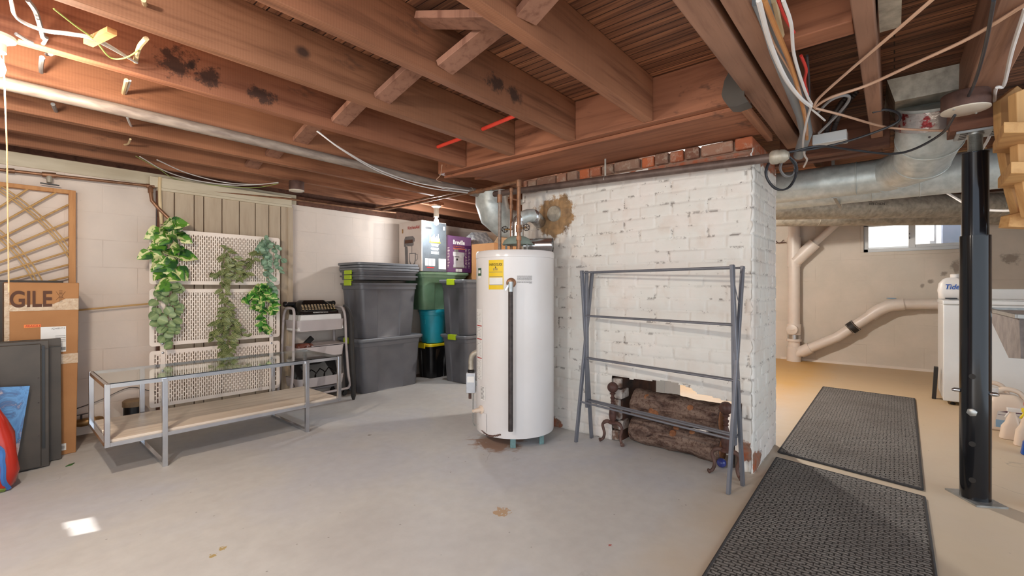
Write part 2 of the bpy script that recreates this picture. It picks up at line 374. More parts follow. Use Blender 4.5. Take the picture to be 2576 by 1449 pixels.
c = t.mix(t.ramp(t.noise(v, 2.4, 4), [(.4, BW[0]), (.7, (.4,.4,.4,1))]), c, rgb(88,82,78))
t.link(c, t.p.inputs['Base Color'])
t.bump(t.math('SUBTRACT', t.math('MULTIPLY', nz, .5), br.outputs['Fac']), .9, .008)
M('mat_edge', rgb(66,64,64), .9, c2=rgb(54,52,52), scale=60)
# leaves: colour from the leaf's own surface coordinates (u across -1..1 as 0..1, v along)
def leaf_mat(name, mode, cg, cl, cd):
    m, t = base(name, .42, 0, .4)
    uv = t.new('ShaderNodeUVMap'); uv.uv_map = 'leaf'
    sx = t.new('ShaderNodeSeparateXYZ'); t.link(uv.outputs[0], sx.inputs[0])
    n = t.noise(t.coord('Object'), 55 if mode != 'blotch' else 15, 4, .6)
    if mode == 'stripe':
        a = t.math('ABSOLUTE', t.math('SUBTRACT', sx.outputs['X'], .5))
        s = t.math('ADD', a, t.math('MULTIPLY', n, .05))
        c = t.ramp(s, [(.03, cl), (.06, cl), (.09, cg), (.25, cg), (.28, cl), (.32, cl), (.35, cg), (.47, cg), (.49, cl)])
    elif mode == 'blotch':
        k = t.math('ADD', n, t.math('MULTIPLY', t.math('SUBTRACT', sx.outputs['X'], .5), .34))
        k = t.math('ADD', k, t.math('MULTIPLY', t.math('SUBTRACT', sx.outputs['Y'], .5), .12))
        c = t.ramp(k, [(.36, cd), (.44, cg), (.54, cg), (.58, cl), (.70, cl), (.74, cg)])
    else:
        a = t.math('ABSOLUTE', t.math('SUBTRACT', sx.outputs['X'], .5))
        c = t.ramp(t.math('ADD', a, t.math('MULTIPLY', n, .25)), [(.08, cl), (.18, cg), (.6, cd)])
    t.link(c, t.p.inputs['Base Color'])
    t.p.inputs['Subsurface Weight'].default_value = 0.0
leaf_mat('leaf_monstera', 'blotch', rgb(92,142,48), rgb(222,222,160), rgb(44,88,42))
leaf_mat('leaf_round', 'plain', rgb(150,168,118), rgb(176,188,138), rgb(116,140,94))
leaf_mat('leaf_striped', 'stripe', rgb(58,80,38), rgb(200,202,138), rgb(44,62,34))
leaf_mat('leaf_eucalyptus', 'plain', rgb(150,178,150), rgb(176,200,172), rgb(116,148,120))
leaf_mat('leaf_ivy', 'blotch', rgb(84,150,54), rgb(206,218,140), rgb(40,96,40))
# glass
m, t = base('table_glass', .02, 0, .5); t.p.inputs['Transmission Weight'].default_value = 1.0; t.p.inputs['IOR'].default_value = 1.45
t.p.inputs['Base Color'].default_value = (.9, .97, .94, 1)
m, t = base('window_glass', .02, 0, .5); t.p.inputs['Transmission Weight'].default_value = 1.0; t.p.inputs['IOR'].default_value = 1.1
def emit(name, c, s):
    m, t = base(name, .4); t.p.inputs['Emission Color'].default_value = c; t.p.inputs['Emission Strength'].default_value = s
    t.p.inputs['Base Color'].default_value = c
emit('bulb_warm', (1, .86, .66, 1), 28); emit('bulb_cool', (.92, .97, 1, 1), 32)

# ---------------------------------------------------------------- mesh helpers
class MB:
    def __init__(s): s.b = bmesh.new(); s.uv = None
    def box(s, x0, x1, y0, y1, z0, z1):
        v = [s.b.verts.new((x, y, z)) for x in (x0, x1) for y in (y0, y1) for z in (z0, z1)]
        for q in ((0,1,3,2), (4,6,7,5), (0,4,5,1), (2,3,7,6), (0,2,6,4), (1,5,7,3)):
            s.b.faces.new([v[i] for i in q])
        return s
    def hexa(s, p):
        """8 corners ordered like box(): x-major, then y, then z"""
        v = [s.b.verts.new(q) for q in p]
        for q in ((0,1,3,2), (4,6,7,5), (0,4,5,1), (2,3,7,6), (0,2,6,4), (1,5,7,3)):
            s.b.faces.new([v[i] for i in q])
        return s
    def bar(s, p, q, w, h, up=(0,0,1)):
        p, q = Vector(p), Vector(q); d = (q-p).normalized(); up = Vector(up)
        if abs(d.dot(up)) > .98: up = Vector((1,0,0))
        a = d.cross(up).normalized()*w/2; c = a.cross(d).normalized()*h/2
        return s.hexa([e + i*a + j*c for e in (p, q) for i in (-1, 1) for j in (-1, 1)])
    def tube(s, pts, r, n=10, caps=True, closed=False):
        pts = [Vector(p) for p in pts]; k = len(pts)
        rr = r if isinstance(r, (list, tuple)) else [r]*k
        rings = []; nrm = None
        for i, p in enumerate(pts):
            if closed: d = (pts[(i+1) % k] - pts[i-1])
            elif i == 0: d = pts[1]-pts[0]
            elif i == k-1: d = pts[-1]-pts[-2]
            else: d = (pts[i+1]-pts[i]).normalized() + (pts[i]-pts[i-1]).normalized()
            if d.length < 1e-9: d = Vector((0,0,1))
            d.normalize()
            if nrm is None:
                ref = Vector((0,0,1)) if abs(d.z) < .9 else Vector((1,0,0))
                nrm = d.cross(ref).normalized()
            else:
                nrm = (nrm - d*nrm.dot(d))
                nrm = nrm.normalized() if nrm.length > 1e-6 else d.orthogonal().normalized()
            bn = d.cross(nrm)
            rings.append([s.b.verts.new(p + (nrm*math.cos(2*math.pi*j/n) + bn*math.sin(2*math.pi*j/n))*rr[i]) for j in range(n)])
        for i in range(k if closed else k-1):
            A, B = rings[i], rings[(i+1) % k]
            for j in range(n):
                s.b.faces.new((A[j], A[(j+1) % n], B[(j+1) % n], B[j]))
        if caps and not closed:
            s.b.faces.new(list(reversed(rings[0]))); s.b.faces.new(rings[-1])
        return s
    def lathe(s, prof, c=(0,0,0), n=28, axis=(0,0,1), caps=True):
        """profile of (radius, height) about an axis through c"""
        ax = Vector(axis).normalized(); a = ax.orthogonal().normalized() if abs(ax.z) < .999 else Vector((1,0,0)); b = ax.cross(a); c = Vector(c)
        rings = []
        for r, h in prof:
            rings.append([s.b.verts.new(c + ax*h + (a*math.cos(2*math.pi*j/n) + b*math.sin(2*math.pi*j/n))*max(r, 1e-5)) for j in range(n)])
        for A, B in zip(rings, rings[1:]):
            for j in range(n): s.b.faces.new((A[j], A[(j+1) % n], B[(j+1) % n], B[j]))
        if caps: s.b.faces.new(list(reversed(rings[0]))); s.b.faces.new(rings[-1])
        return s
    def loft(s, loops, caps=(True, True)):
        rings = [[s.b.verts.new(p) for p in L] for L in loops]; n = len(rings[0])
        for A, B in zip(rings, rings[1:]):
            for j in range(n): s.b.faces.new((A[j], A[(j+1) % n], B[(j+1) % n], B[j]))
        if caps[0]: s.b.faces.new(list(reversed(rings[0])))
        if caps[1]: s.b.faces.new(rings[-1])
        return s
    def prism(s, poly, off):
        """closed polygon (3-D points) pushed along off"""
        off = Vector(off); P = [Vector(p) for p in poly]
        return s.loft([P, [p + off for p in P]])
    def face(s, pts): s.b.faces.new([s.b.verts.new(p) for p in pts]); return s
    def ball(s, c, r, n=16, sx=1, sy=1, sz=1):
        c = Vector(c); m_ = n//2; rings = []
        for i in range(1, m_):
            th = math.pi*i/m_
            rings.append([s.b.verts.new(c + Vector((sx*r*math.sin(th)*math.cos(2*math.pi*j/n), sy*r*math.sin(th)*math.sin(2*math.pi*j/n), -sz*r*math.cos(th)))) for j in range(n)])
        lo = s.b.verts.new(c - Vector((0,0,sz*r))); hi = s.b.verts.new(c + Vector((0,0,sz*r)))
        for A, B in zip(rings, rings[1:]):
            for j in range(n): s.b.faces.new((A[j], A[(j+1) % n], B[(j+1) % n], B[j]))
        for j in range(n):
            s.b.faces.new((lo, rings[0][(j+1) % n], rings[0][j])); s.b.faces.new((hi, rings[-1][j], rings[-1][(j+1) % n]))
        return s
    def torus(s, c, R, r, axis=(0,0,1), n=24, k=8):
        ax = Vector(axis).normalized(); a = ax.orthogonal().normalized(); b = ax.cross(a); c = Vector(c)
        return s.tube([c + (a*math.cos(2*math.pi*i/n) + b*math.sin(2*math.pi*i/n))*R for i in range(n)], r, k, closed=True)

def wpos(o):
    p = Vector((0,0,0))
    while o is not None: p += o.location; o = o.parent
    return p
def finish(o, parent, origin=None, smooth=True, ang=38):
    me = o.data
    if parent is not None: off = wpos(parent); o.parent = parent
    else:
        if origin is None:
            xs = [v.co for v in me.vertices]
            origin = Vector(((min(v.x for v in xs)+max(v.x for v in xs))/2, (min(v.y for v in xs)+max(v.y for v in xs))/2, min(v.z for v in xs)))
        off = Vector(origin); o.location = off
    me.transform(Matrix.Translation(-off))
    if smooth and me.polygons:
        me.shade_smooth(); me.set_sharp_from_angle(angle=math.radians(ang))
    me.update()
def obj(name, mb, mat, parent=None, origin=None, bevel=0, smooth=True, keep=False):
    me = bpy.data.meshes.new(name)
    if mb.uv is None: bmesh.ops.recalc_face_normals(mb.b, faces=mb.b.faces)
    mb.b.to_mesh(me); mb.b.free()
    me.materials.append(MATS[mat]); o = bpy.data.objects.new(name, me); COL.objects.link(o)
    finish(o, parent, Vector((0,0,0)) if keep else origin, smooth)
    if bevel:
        md = o.modifiers.new('edges', 'BEVEL'); md.width = bevel; md.segments = 2; md.limit_method = 'ANGLE'; md.angle_limit = math.radians(50)
    return o
def tag(o, label, cat, group=None):
    o['label'] = label; o['category'] = cat
    if group: o['group'] = group
    return o
def thing(name, label, cat, loc=(0,0,0), group=None):
    o = bpy.data.objects.new(name, None); COL.objects.link(o); o.location = loc; o.empty_display_size = .05
    return tag(o, label, cat, group)
def struct(name, mb, mat, parent=None, bevel=0, keep=True):
    o = obj(name, mb, mat, parent, bevel=bevel, keep=keep)
    if parent is None: o['kind'] = 'structure'
    return o
def dup(root, loc, label, group=None, rotz=0.0):
    r = root.copy(); COL.objects.link(r); r.location = loc; r.rotation_euler = (0, 0, rotz); r['label'] = label
    if group: r['group'] = group
    for ch in list(root.children):
        c = ch.copy(); COL.objects.link(c); c.parent = r
        for g in list(ch.children):
            d = g.copy(); COL.objects.link(d); d.parent = c
    return r
def text(s, mat, parent, center, right, up, width, height, name='lettering', mapf=None, lift=.0012, shear=0.0, bold=0.0):
    """printed words as thin raised lettering"""
    cu = bpy.data.curves.new('t', 'FONT'); cu.body = s; cu.size = 1; cu.extrude = 0; cu.shear = shear; cu.offset = bold
    to = bpy.data.objects.new('t', cu); COL.objects.link(to)
    dg = bpy.context.evaluated_depsgraph_get(); dg.update()
    me = bpy.data.meshes.new_from_object(to.evaluated_get(dg))
    bpy.data.objects.remove(to, do_unlink=True)
    xs = [v.co.x for v in me.vertices]; ys = [v.co.y for v in me.vertices]
    x0, x1, y0, y1 = min(xs), max(xs), min(ys), max(ys)
    right = Vector(right).normalized(); up = Vector(up).normalized(); nn = right.cross(up); center = Vector(center)
    for v in me.vertices:
        a = ((v.co.x-x0)/(x1-x0)-.5)*width; b = ((v.co.y-y0)/(y1-y0)-.5)*height
        v.co = mapf(a, b) if mapf else center + right*a + up*b + nn*lift
    me.name = name; me.materials.clear(); me.materials.append(MATS[mat])
    o = bpy.data.objects.new(name, me); COL.objects.link(o); finish(o, parent, smooth=False)
    return o
def arc(c, a, b, r, t0, t1, n):
    c, a, b = Vector(c), Vector(a), Vector(b)
    return [c + (a*math.cos(t0+(t1-t0)*i/n) + b*math.sin(t0+(t1-t0)*i/n))*r for i in range(n+1)]
def smooth_path(pts, k=6):
    """Catmull-Rom through points"""
    P = [Vector(p) for p in pts]; P = [P[0]*2-P[1]] + P + [P[-1]*2-P[-2]]; out = []
    for i in range(1, len(P)-2):
        a, b, c, d = P[i-1:i+3]
        for j in range(k):
            u = j/k
            out.append(.5*((2*b) + (c-a)*u + (2*a-5*b+4*c-d)*u*u + (3*b-a-3*c+d)*u**3))
    out.append(P[-2]); return out
def rrect(cx, cy, z, hx, hy, r, k=5):
    out = []
    for (sx, sy, t) in ((1,1,0), (-1,1,.5), (-1,-1,1), (1,-1,1.5)):
        for i in range(k+1):
            an = math.pi*(t + .5*i/k)
            out.append(Vector((cx + sx*(hx-r) + r*math.cos(an), cy + sy*(hy-r) + r*math.sin(an), z)))
    return out
def wire(name, label, pts, r, mat, cat='cable', k=6, n=7, group=None):
    o = obj(name, MB().tube(smooth_path(pts, k), r, n), mat); return tag(o, label, cat, group)
# ================================================================ THE SETTING
VL, UF = 4.65, 8.08        # left wall plane, far wall plane
ZJ, ZC = 2.04, 2.285       # joist undersides, subfloor underside
struct('floor', MB().box(-2.3, 8.4, -2.8, 4.9, -.12, 0), 'floor_concrete')
struct('ceiling', MB().box(-2.3, 8.28, -2.8, 4.9, ZC, ZC+.05), 'subfloor_boards')
struct('wall_left', MB().box(-2.3, 8.3, VL, VL+.2, 0, 1.945), 'painted_block')
# far wall with the window opening
wv0, wv1, wz0, wz1 = -.70, .33, 1.60, 2.0
struct('wall_far', MB().box(UF, UF+.2, wv1, VL, 0, ZC).box(UF, UF+.2, -2.8, wv0, 0, ZC).box(UF, UF+.2, wv0, wv1, 0, wz0).box(UF, UF+.2, wv0, wv1, wz1, ZC), 'painted_wall_far')
struct('wall_right', MB().box(4.2, 8.3, -2.8, -2.6, 0, ZC), 'painted_wall_far')
# rear wall behind the camera, with its own small basement window
hx = Vector((.60, 2.86, 0)) - SUN_DIR*((.43+2.1)/SUN_DIR.x)
hv, hz = hx.y, hx.z
struct('wall_rear', MB().box(-2.3, -2.1, 2.4, hv-.13, 0, ZC).box(-2.3, -2.1, hv+.13, VL, 0, ZC).box(-2.3, -2.1, hv-.13, hv+.13, 0, hz-.12).box(-2.3, -2.1, hv-.13, hv+.13, hz+.13, ZC+.3), 'painted_wall_far')
rw = struct('window_2', MB().box(-2.22, -2.18, hv-.13, hv+.13, hz-.12, hz-.10).box(-2.22, -2.18, hv-.13, hv+.13, hz+.035, hz+.055).box(-2.22, -2.18, hv-.13, hv-.11, hz-.12, hz+.13).box(-2.22, -2.18, hv+.11, hv+.13, hz-.12, hz+.13).box(-2.22, -2.18, hv-.12, hv+.0, hz-.1, hz-.055), 'white_paint_metal')
# sill boards on top of the left wall
struct('trim_1', MB().box(-2.3, 2.1, VL-.012, VL+.1, 1.945, 2.04), 'beige_trim', bevel=.004)
struct('trim_2', MB().box(2.1, 8.1, VL+.03, VL+.14, 1.945, 2.04), 'old_dark_wood')
struct('trim_3', MB().box(-2.3, 8.1, VL+.14, VL+.2, 2.04, 2.285), 'old_dark_wood')
# window in the far wall
w = struct('window_1', MB().box(UF+.02, UF+.09, wv1-.05, wv1, wz0, wz1).box(UF+.02, UF+.09, wv0, wv0+.05, wz0, wz1).box(UF+.02, UF+.09, wv0, wv1, wz0, wz0+.045).box(UF+.02, UF+.09, wv0, wv1, wz1-.04, wz1), 'white_paint_metal', bevel=.004)
obj('sash_frame', MB().box(UF+.035, UF+.075, -.215, -.145, wz0+.04, wz1-.04), 'white_paint_metal', w, bevel=.004)
obj('sash_rail', MB().box(UF+.045, UF+.08, -.215, wv0+.05, wz0+.045, wz0+.085), 'white_paint_metal', w)
obj('latch', MB().box(UF+.02, UF+.035, -.16, -.15, 1.76, 1.79).box(UF+.02, UF+.035, -.16, -.15, 1.82, 1.84), 'print_grey', w)
obj('pane', MB().box(UF+.058, UF+.062, -.15, wv1-.05, wz0+.045, wz1-.04), 'window_glass', w)
obj('pane', MB().box(UF+.066, UF+.07, wv0+.05, -.21, wz0+.085, wz1-.04), 'window_glass', w)
struct('trim_4', MB().box(UF-.012, UF+.02, wv0-.05, wv1+.04, wz0-.05, wz0).box(UF-.012, UF+.02, wv1, wv1+.04, wz0, wz1), 'painted_wall_far', bevel=.005)
# what stands outside that window
tag(obj('garden_wall', MB().box(9.1, 9.3, -3, 3, 0, 3.2), 'outside_white_brick'), 'rough white stone wall outside the basement window', 'wall')
tag(obj('downspout', MB().bar((9.05, -.42, .2), (9.05, -.42, 3.2), .045, .045), 'outside_white_brick'), 'thin white upright pipe outside the right window pane', 'downspout')
tag(obj('utility_cabinet', MB().box(8.75, 9.05, -1.1, -.52, -.12, 2.6), 'outside_blue_grey'), 'blue-grey cabinet outside the right window pane', 'cabinet')
# baseboard strip on the far wall
struct('baseboard_far', MB().box(UF-.02, UF, -2.8, 1.35, 0, .035), 'pvc_white')

# boarded-up cellar door in the left wall
dr = struct('door_1', MB().box(.955, 2.02, VL-.055, VL-.005, 0, 1.90), 'old_dark_wood')
bx = [.965, 1.065, 1.205, 1.275, 1.415, 1.555, 1.69, 1.81, 1.92, 2.01]
for a, b in zip(bx, bx[1:]):
    obj('door_board', MB().box(a+.004, b-.003, VL-.075, VL-.05, 0, 1.90), 'beige_paint_wood', dr, bevel=.003)
obj('head_board', MB().box(.90, 2.02, VL-.09, VL-.04, 1.915, 2.0), 'beige_trim', dr, bevel=.004)
obj('head_strip', MB().box(.95, 2.02, VL-.095, VL-.05, 1.893, 1.915), 'beige_trim', dr, bevel=.003)
obj('door_frame', MB().box(1.985, 2.035, VL-.085, VL-.005, 0, 1.90), 'beige_paint_wood', dr, bevel=.003)

# ================================================================ CHIMNEY (painted brick, real relief)
CU, CV0, CV1, CD, CZT = 2.965, .635, 2.39, 3.62, 1.93
OPEN = [(1.545, .47), (1.376, .461), (1.15, .478), (1.0, .455), (.955, .425), (.79, .405), (.70, .40)]
def open_top(v):
    if v > 1.555 or v < .70: return -1
    for (a, za), (b, zb) in zip(OPEN, OPEN[1:]):
        if b <= v <= a: return zb + (za-zb)*(v-b)/(a-b)
    return .47
def brick(s, z):
    """relief height and mortar gap at wall position s (along), z (up)"""
    row = math.floor(z/.079); w = .225
    wob = noise.noise(Vector((s*1.3, z*1.3, 3.0)))*.012
    s2 = s + (row % 2)*w*.5 + noise.noise(Vector((row*7.1, 0, 0)))*.05; z2 = z + wob
    row2 = math.floor(z2/.079); fz = abs((z2/.079) % 1.0 - .5); fs = abs((s2/w) % 1.0 - .5)
    dz = (.5-fz)*.079; ds = (.5-fs)*w; d = min(dz, ds)
    dep_ = noise.noise(Vector((s*4+9, z*4, 1.0)))
    gap = max(0.0, 1.0 - d/.010)
    tone = noise.noise(Vector((math.floor(s2/w)*3.7, row2*5.3, 2.2)))*.0065
    h = tone + noise.noise(Vector((s*16, z*16, 5.0)))*.0022 + noise.noise(Vector((s*45, z*45, 8.0)))*.0012 - gap*(.0065 + .006*dep_)
    return h, gap
def wall_grid(name, nx, nz, f, parent, mat):
    vs, fs, A, B, G = [], [], [], [], []
    for i in range(nx+1):
        for j in range(nz+1):
            p, g, b, gr = f(i/nx, j/nz); vs.append(p); A.append(g); B.append(b); G.append(gr)
    for i in range(nx):
        for j in range(nz):
            q = (i*(nz+1)+j, (i+1)*(nz+1)+j, (i+1)*(nz+1)+j+1, i*(nz+1)+j+1)
            if all(vs[k] is not None for k in q): fs.append(q)
    idx = {}; nv = []
    for k, p in enumerate(vs):
        if p is not None: idx[k] = len(nv); nv.append(p)
    keep_ = [k for k in range(len(vs)) if vs[k] is not None]
    me = bpy.data.meshes.new(name); me.from_pydata(nv, [], [[idx[k] for k in q] for q in fs])
    for nm, arr in (('gap', A), ('bare', B), ('grey', G)):
        at_ = me.attributes.new(nm, 'FLOAT', 'POINT'); at_.data.foreach_set('value', [arr[k] for k in keep_])
    me.materials.append(MATS[mat]); o = bpy.data.objects.new(name, me); COL.objects.link(o)
    me.shade_smooth()
    if parent is not None: o.parent = parent
    return o
def bare_at(s, z, side=False):
    b = 0
    if z > 1.80 and s < 1.5: b = max(b, min(1, (z-1.80)/.10)*.75*(1 if s < 1.3 else .6))
    if side:
        b = max(b, 1.05 - math.hypot((s-.05)/.22, (z-.06)/.09)*.8 if True else 0)
    else:
        b = max(b, .95 - math.hypot((s-.67)/.10, (z-.13)/.09)*.6, .95 - math.hypot((s-2.06)/.10, (z-.03)/.055)*.55)
    return max(0, b)
def ffront(a, c):
    v = CV0 + (CV1-CV0)*(1-a); z = CZT*c
    if z < open_top(v) + noise.noise(Vector((v*14, z*14, 0)))*.014: return None, 0, 0, 0
    h, g = brick(v, z)
    k = 1.0
    ed = v - CV0
    edge = 0.0
    if ed < .02: edge = .012*(1-ed/.02)**2*(1.3+noise.noise(Vector((0, z*22, 4)))*1.4)
    u = CU - h + edge + (.035 if z > 1.905 else 0)
    gp = g*(.85 if noise.noise(Vector((v*2.5, z*2.5, 11))) > -.1 else .2)
    if v < .70: gp = max(gp, .8*g)
    gr = max(0, 1.1 - math.hypot((v-2.06)/.24, (z-1.67)/.21)*.75)
    return Vector((u, v + (edge*.5 if ed < .02 else 0), z)), gp, bare_at(v, z), gr
ch = wall_grid('wall_chimney', 220, 236, ffront, None, 'painted_brick'); ch['kind'] = 'structure'
def fside(a, c):
    u = CU + (CD-CU)*a; z = CZT*c
    h, g = brick(u+.11, z)
    edge = .010*(1-a/.03)**2*(1+noise.noise(Vector((0, z*22, 4)))) if a < .03 else 0
    far = .012*max(0, (a-.95)/.05)*noise.noise(Vector((7, z*20, 4)))
    return Vector((u, CV0 - h + edge, z)), g*.7, bare_at(u-CU, z, True) if a > .0 else 0, 0
wall_grid('chimney_side', 84, 236, fside, ch, 'painted_brick')
def fback(a, c):
    v = CV0 + (CV1-CV0)*a; z = CZT*c
    if z < open_top(v): return None, 0, 0, 0
    return Vector((CD, v, z)), 0, 0, 0
wall_grid('chimney_back', 60, 80, fback, ch, 'painted_brick')
wall_grid('chimney_left_side', 20, 60, lambda a, c: (Vector((CD-(CD-CU)*a, CV1, CZT*c)), 0, 0, 0), ch, 'painted_brick')
fb = MB()
N_ = 14
for k in range(N_):   # sooty lining of the see-through firebox
    a, b = .72 + (1.53-.72)*k/N_, .72 + (1.53-.72)*(k+1)/N_
    fb.hexa([(CU+.05, a, open_top(a)+.004), (CU+.05, a, open_top(a)+.05), (CU+.05, b, open_top(b)+.004), (CU+.05, b, open_top(b)+.05), (CD-.01, a, open_top(a)+.004), (CD-.01, a, open_top(a)+.05), (CD-.01, b, open_top(b)+.004), (CD-.01, b, open_top(b)+.05)])
fb.box(CU+.05, CD-.005, 1.50, 1.58, 0, .5).box(CU+.012, CD-.005, .66, .705, 0, .43)
obj('firebox_lining', fb, 'soot_brick', ch)
jb = MB()
for k in range(6):    # ragged whitewashed brick ends of the left jamb
    z0 = .075*k; jb.box(CU+.006+.014*(k % 2), CU+.10+.03*((k*7) % 3), 1.515-.014*((k*5) % 3), 1.575, z0+.003, z0+.071)
jbo = obj('brick_jamb', jb, 'cut_plaster', ch, bevel=.008)
# course of bare brick ends under the ceiling
me_mb = MB(); rr = random.Random(3); v = CV0; tints = []
while v < CV1-.02:
    wd = rr.choice([.095, .1, .105, .1, .2]) if v > .7 else .11
    d_ = rr.uniform(-.018, .014)
    me_mb.box(CU+.005+d_, CD, v+.006, min(v+wd-.006, CV1), 1.932, 2.005-rr.uniform(0, .006)); tints.append(rr.random()); v += wd
me_mb.box(CU+.03, CD, CV0+.01, CV1, 1.925, 1.998)
tints.append(.75)
bc = obj('brick_course', me_mb, 'bare_brick', ch, bevel=.009)
at_ = bc.data.attributes.new('tint', 'FLOAT', 'POINT'); at_.data.foreach_set('value', [tints[i//8] for i in range(len(bc.data.vertices))])
fc = Vector((CU-.004, 2.065, 1.69))
obj('flue_cover', MB().lathe([(.0, .012), (.058, .012), (.064, .004), (.064, -.02)], fc, 32, (-1, 0, 0)), 'galvanised_dull', ch)

# ================================================================ JOISTS AND BEAMS
def timber(name, label, x0, x1, y0, y1, z0, z1, mat='joist_wood', cat='joist', group=None, bevel=.004):
    return tag(obj(name, MB().box(x0, x1, y0, y1, z0, z1), mat, bevel=bevel), label, cat, group)
G_J = 'ceiling joists over the storage room'
def joist(label, y0, y1, x1, x0=-2.1, mat='joist_wood'):
    timber('ceiling_joist', label, x0, x1, y0, y1, ZJ, ZC-.001, mat, group=G_J)
joist('single wooden ceiling joist nearest the paired beams, ending at the header', 1.035, 1.095, 2.452)
joist('wooden ceiling joist second from the paired beams, with dark scorched patch near its end', 1.545, 1.600, 2.452, mat='joist_wood_scorched')
joist('wooden ceiling joist with a large dark knot, third from the paired beams', 2.045, 2.10, 2.452, mat='joist_wood_knot')
joist('wooden ceiling joist fourth from the paired beams, black stains along its face', 2.535, 2.59, 2.452, mat='joist_wood_stained')
joist('orange lamp-lit ceiling joist just above the long grey pipe', 3.06, 3.115, 7.9)
joist('ceiling joist just behind the long grey pipe, third from the left wall', 3.56, 3.615, 7.9)
joist('ceiling joist second from the left wall, wires crossing under it', 4.01, 4.06, 7.9)
joist('ceiling joist nearest the left wall', 4.40, 4.45, 7.9)
G_P = 'paired beams beside the chimney'
timber('support_beam', 'left timber of the paired beams running beside the chimney', -2.1, 3.55, .462, .556, ZJ, ZC-.001, 'beam_grey_wood', 'beam', G_P)
timber('support_beam', 'right timber of the paired beams, next to the grey plastic conduit', -2.1, 3.62, .366, .437, ZJ, ZC-.001, 'beam_grey_wood', 'beam', G_P)
timber('header_beam', 'reddish wooden header beam across the joist ends above the chimney', 2.455, 2.545, .56, 2.87, ZJ-.005, ZC-.001, 'joist_wood_across', 'beam')
tag(obj('soffit_board', MB().hexa([(2.51, .60, 2.012), (2.51, .60, 2.034), (2.51, 2.86, 2.012), (2.51, 2.86, 2.034), (2.70, .60, 2.010), (2.70, .60, 2.034), (2.70, 2.55, 2.010), (2.70, 2.55, 2.034)]), 'joist_wood_across', bevel=.003), 'front wooden soffit board under the header beam', 'board', 'boards under the header')
tag(obj('soffit_board', MB().hexa([(2.705, .60, 2.012), (2.705, .60, 2.034), (2.705, 2.70, 2.012), (2.705, 2.70, 2.034), (3.0, .60, 2.010), (3.0, .60, 2.034), (3.0, 2.45, 2.010), (3.0, 2.45, 2.034)]), 'joist_wood_across', bevel=.003), 'rear wooden soffit board resting on the bare brick course', 'board', 'boards under the header')
timber('trimmer_joist', 'short trimmer timber at the left end of the header above the heater', 2.55, 4.3, 2.62, 2.70, ZJ-.006, ZC-.001, 'joist_wood', 'joist')
timber('nailer_strip', 'narrow wooden strip at the right end of the soffit above the chimney corner', 2.52, 3.14, .568, .598, 1.998, ZJ-.001, 'joist_wood', 'strip', bevel=.002)
bm_ = MB().prism([pX(x, y, 2.36) for x, y in ((1836, 176), (1822, 203), (1815, 238), (1819, 250), (1842, 256), (1872, 240), (1872, 200))], (.006, 0, 0))
bm_.prism([pX(x, y, 2.36) for x, y in ((1819, 250), (1832, 268), (1850, 268), (1882, 256), (1872, 240), (1842, 256))], (.09, 0, 0))
tag(obj('flashing_piece', bm_, 'dark_metal_panel'), 'bent dark sheet metal piece between header beam and paired beams', 'sheet metal')
# laundry side
timber('ceiling_joist', 'pale joist overhead crossed by tan wires, between paired beams and junction disc', -2.1, 3.64, .052, .112, ZJ, ZC-.001, 'beam_grey_wood', group='joists over the passage')
timber('ceiling_joist', 'grey joist carrying the round junction box at upper right', -2.1, 3.40, -.385, -.262, ZJ, ZC-.001, 'beam_grey_wood', group='joists over the passage')
timber('blocking', 'wooden blocking between paired beams and the pale passage joist', 2.0, 2.11, .113, .365, ZJ+.005, ZC-.001, 'joist_wood_across', 'blocking')
timber('header_beam', 'brown cross beam behind the wires at the end of the passage joists', 3.66, 3.74, .02, .62, 1.99, 2.20, 'old_dark_wood', 'beam')
timber('ledger_board', 'lower brown ledger board above the round ducts', 3.78, 3.84, .06, 1.4, 1.985, 2.03, 'old_dark_wood', 'board')
timber('header_beam', 'short dark beam over the steel post top plate', 3.28, 3.46, -.75, -.22, 1.915, 2.035, 'old_dark_wood', 'beam')
timber('wood_sill', 'yellowish board seen above the galvanised duct', 4.62, 4.70, -.5, 1.3, 2.02, 2.10, 'new_pine_across', 'board')
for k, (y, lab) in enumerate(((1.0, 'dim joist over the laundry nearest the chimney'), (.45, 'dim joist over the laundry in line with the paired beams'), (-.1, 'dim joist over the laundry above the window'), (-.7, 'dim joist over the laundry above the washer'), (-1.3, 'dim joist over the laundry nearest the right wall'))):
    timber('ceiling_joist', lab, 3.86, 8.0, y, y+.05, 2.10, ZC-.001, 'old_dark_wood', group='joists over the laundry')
tag(obj('return_panel', MB().box(1.35, 1.98, .12, .36, 2.20, 2.206), 'galvanised_dull'), 'flat grey sheet metal panel between joists at top right', 'panel')
tag(obj('metal_strap', MB().box(1.45, 2.33, -.02, .045, 2.12, 2.26), 'galvanised_dull'), 'dusty metal strap hanging along the pale passage joist', 'strap')

# cross bridging between joists
G_B = 'diagonal bridging between ceiling joists'
def bridging(label, p, q, w=.10, h=.03):
    o = obj('bridging_strut', MB().bar(p, q, w, h, (0, .3, 1)), 'bridging_wood', bevel=.002); tag(o, label, 'strut', G_B)
bridging('broad bridging strut between the first and second joists from the paired beams', (1.36, 1.548, 2.09), (1.43, 1.09, 2.26))
bridging('bridging strut pointing the other way at the top, nearest the paired beams', (1.28, 1.10, 2.10), (1.24, 1.545, 2.25))
bridging('bridging strut between joists, just above the knotty joist', (1.37, 2.048, 2.09), (1.42, 1.60, 2.26))
bridging('bridging strut behind the knotty joist, third in its row', (1.40, 2.538, 2.09), (1.43, 2.10, 2.26))
bridging('bridging strut crossing just above the long grey pipe', (1.41, 3.063, 2.09), (1.43, 2.59, 2.26))
bridging('bridging strut half hidden behind the long grey pipe', (1.43, 3.563, 2.09), (1.45, 3.115, 2.26))
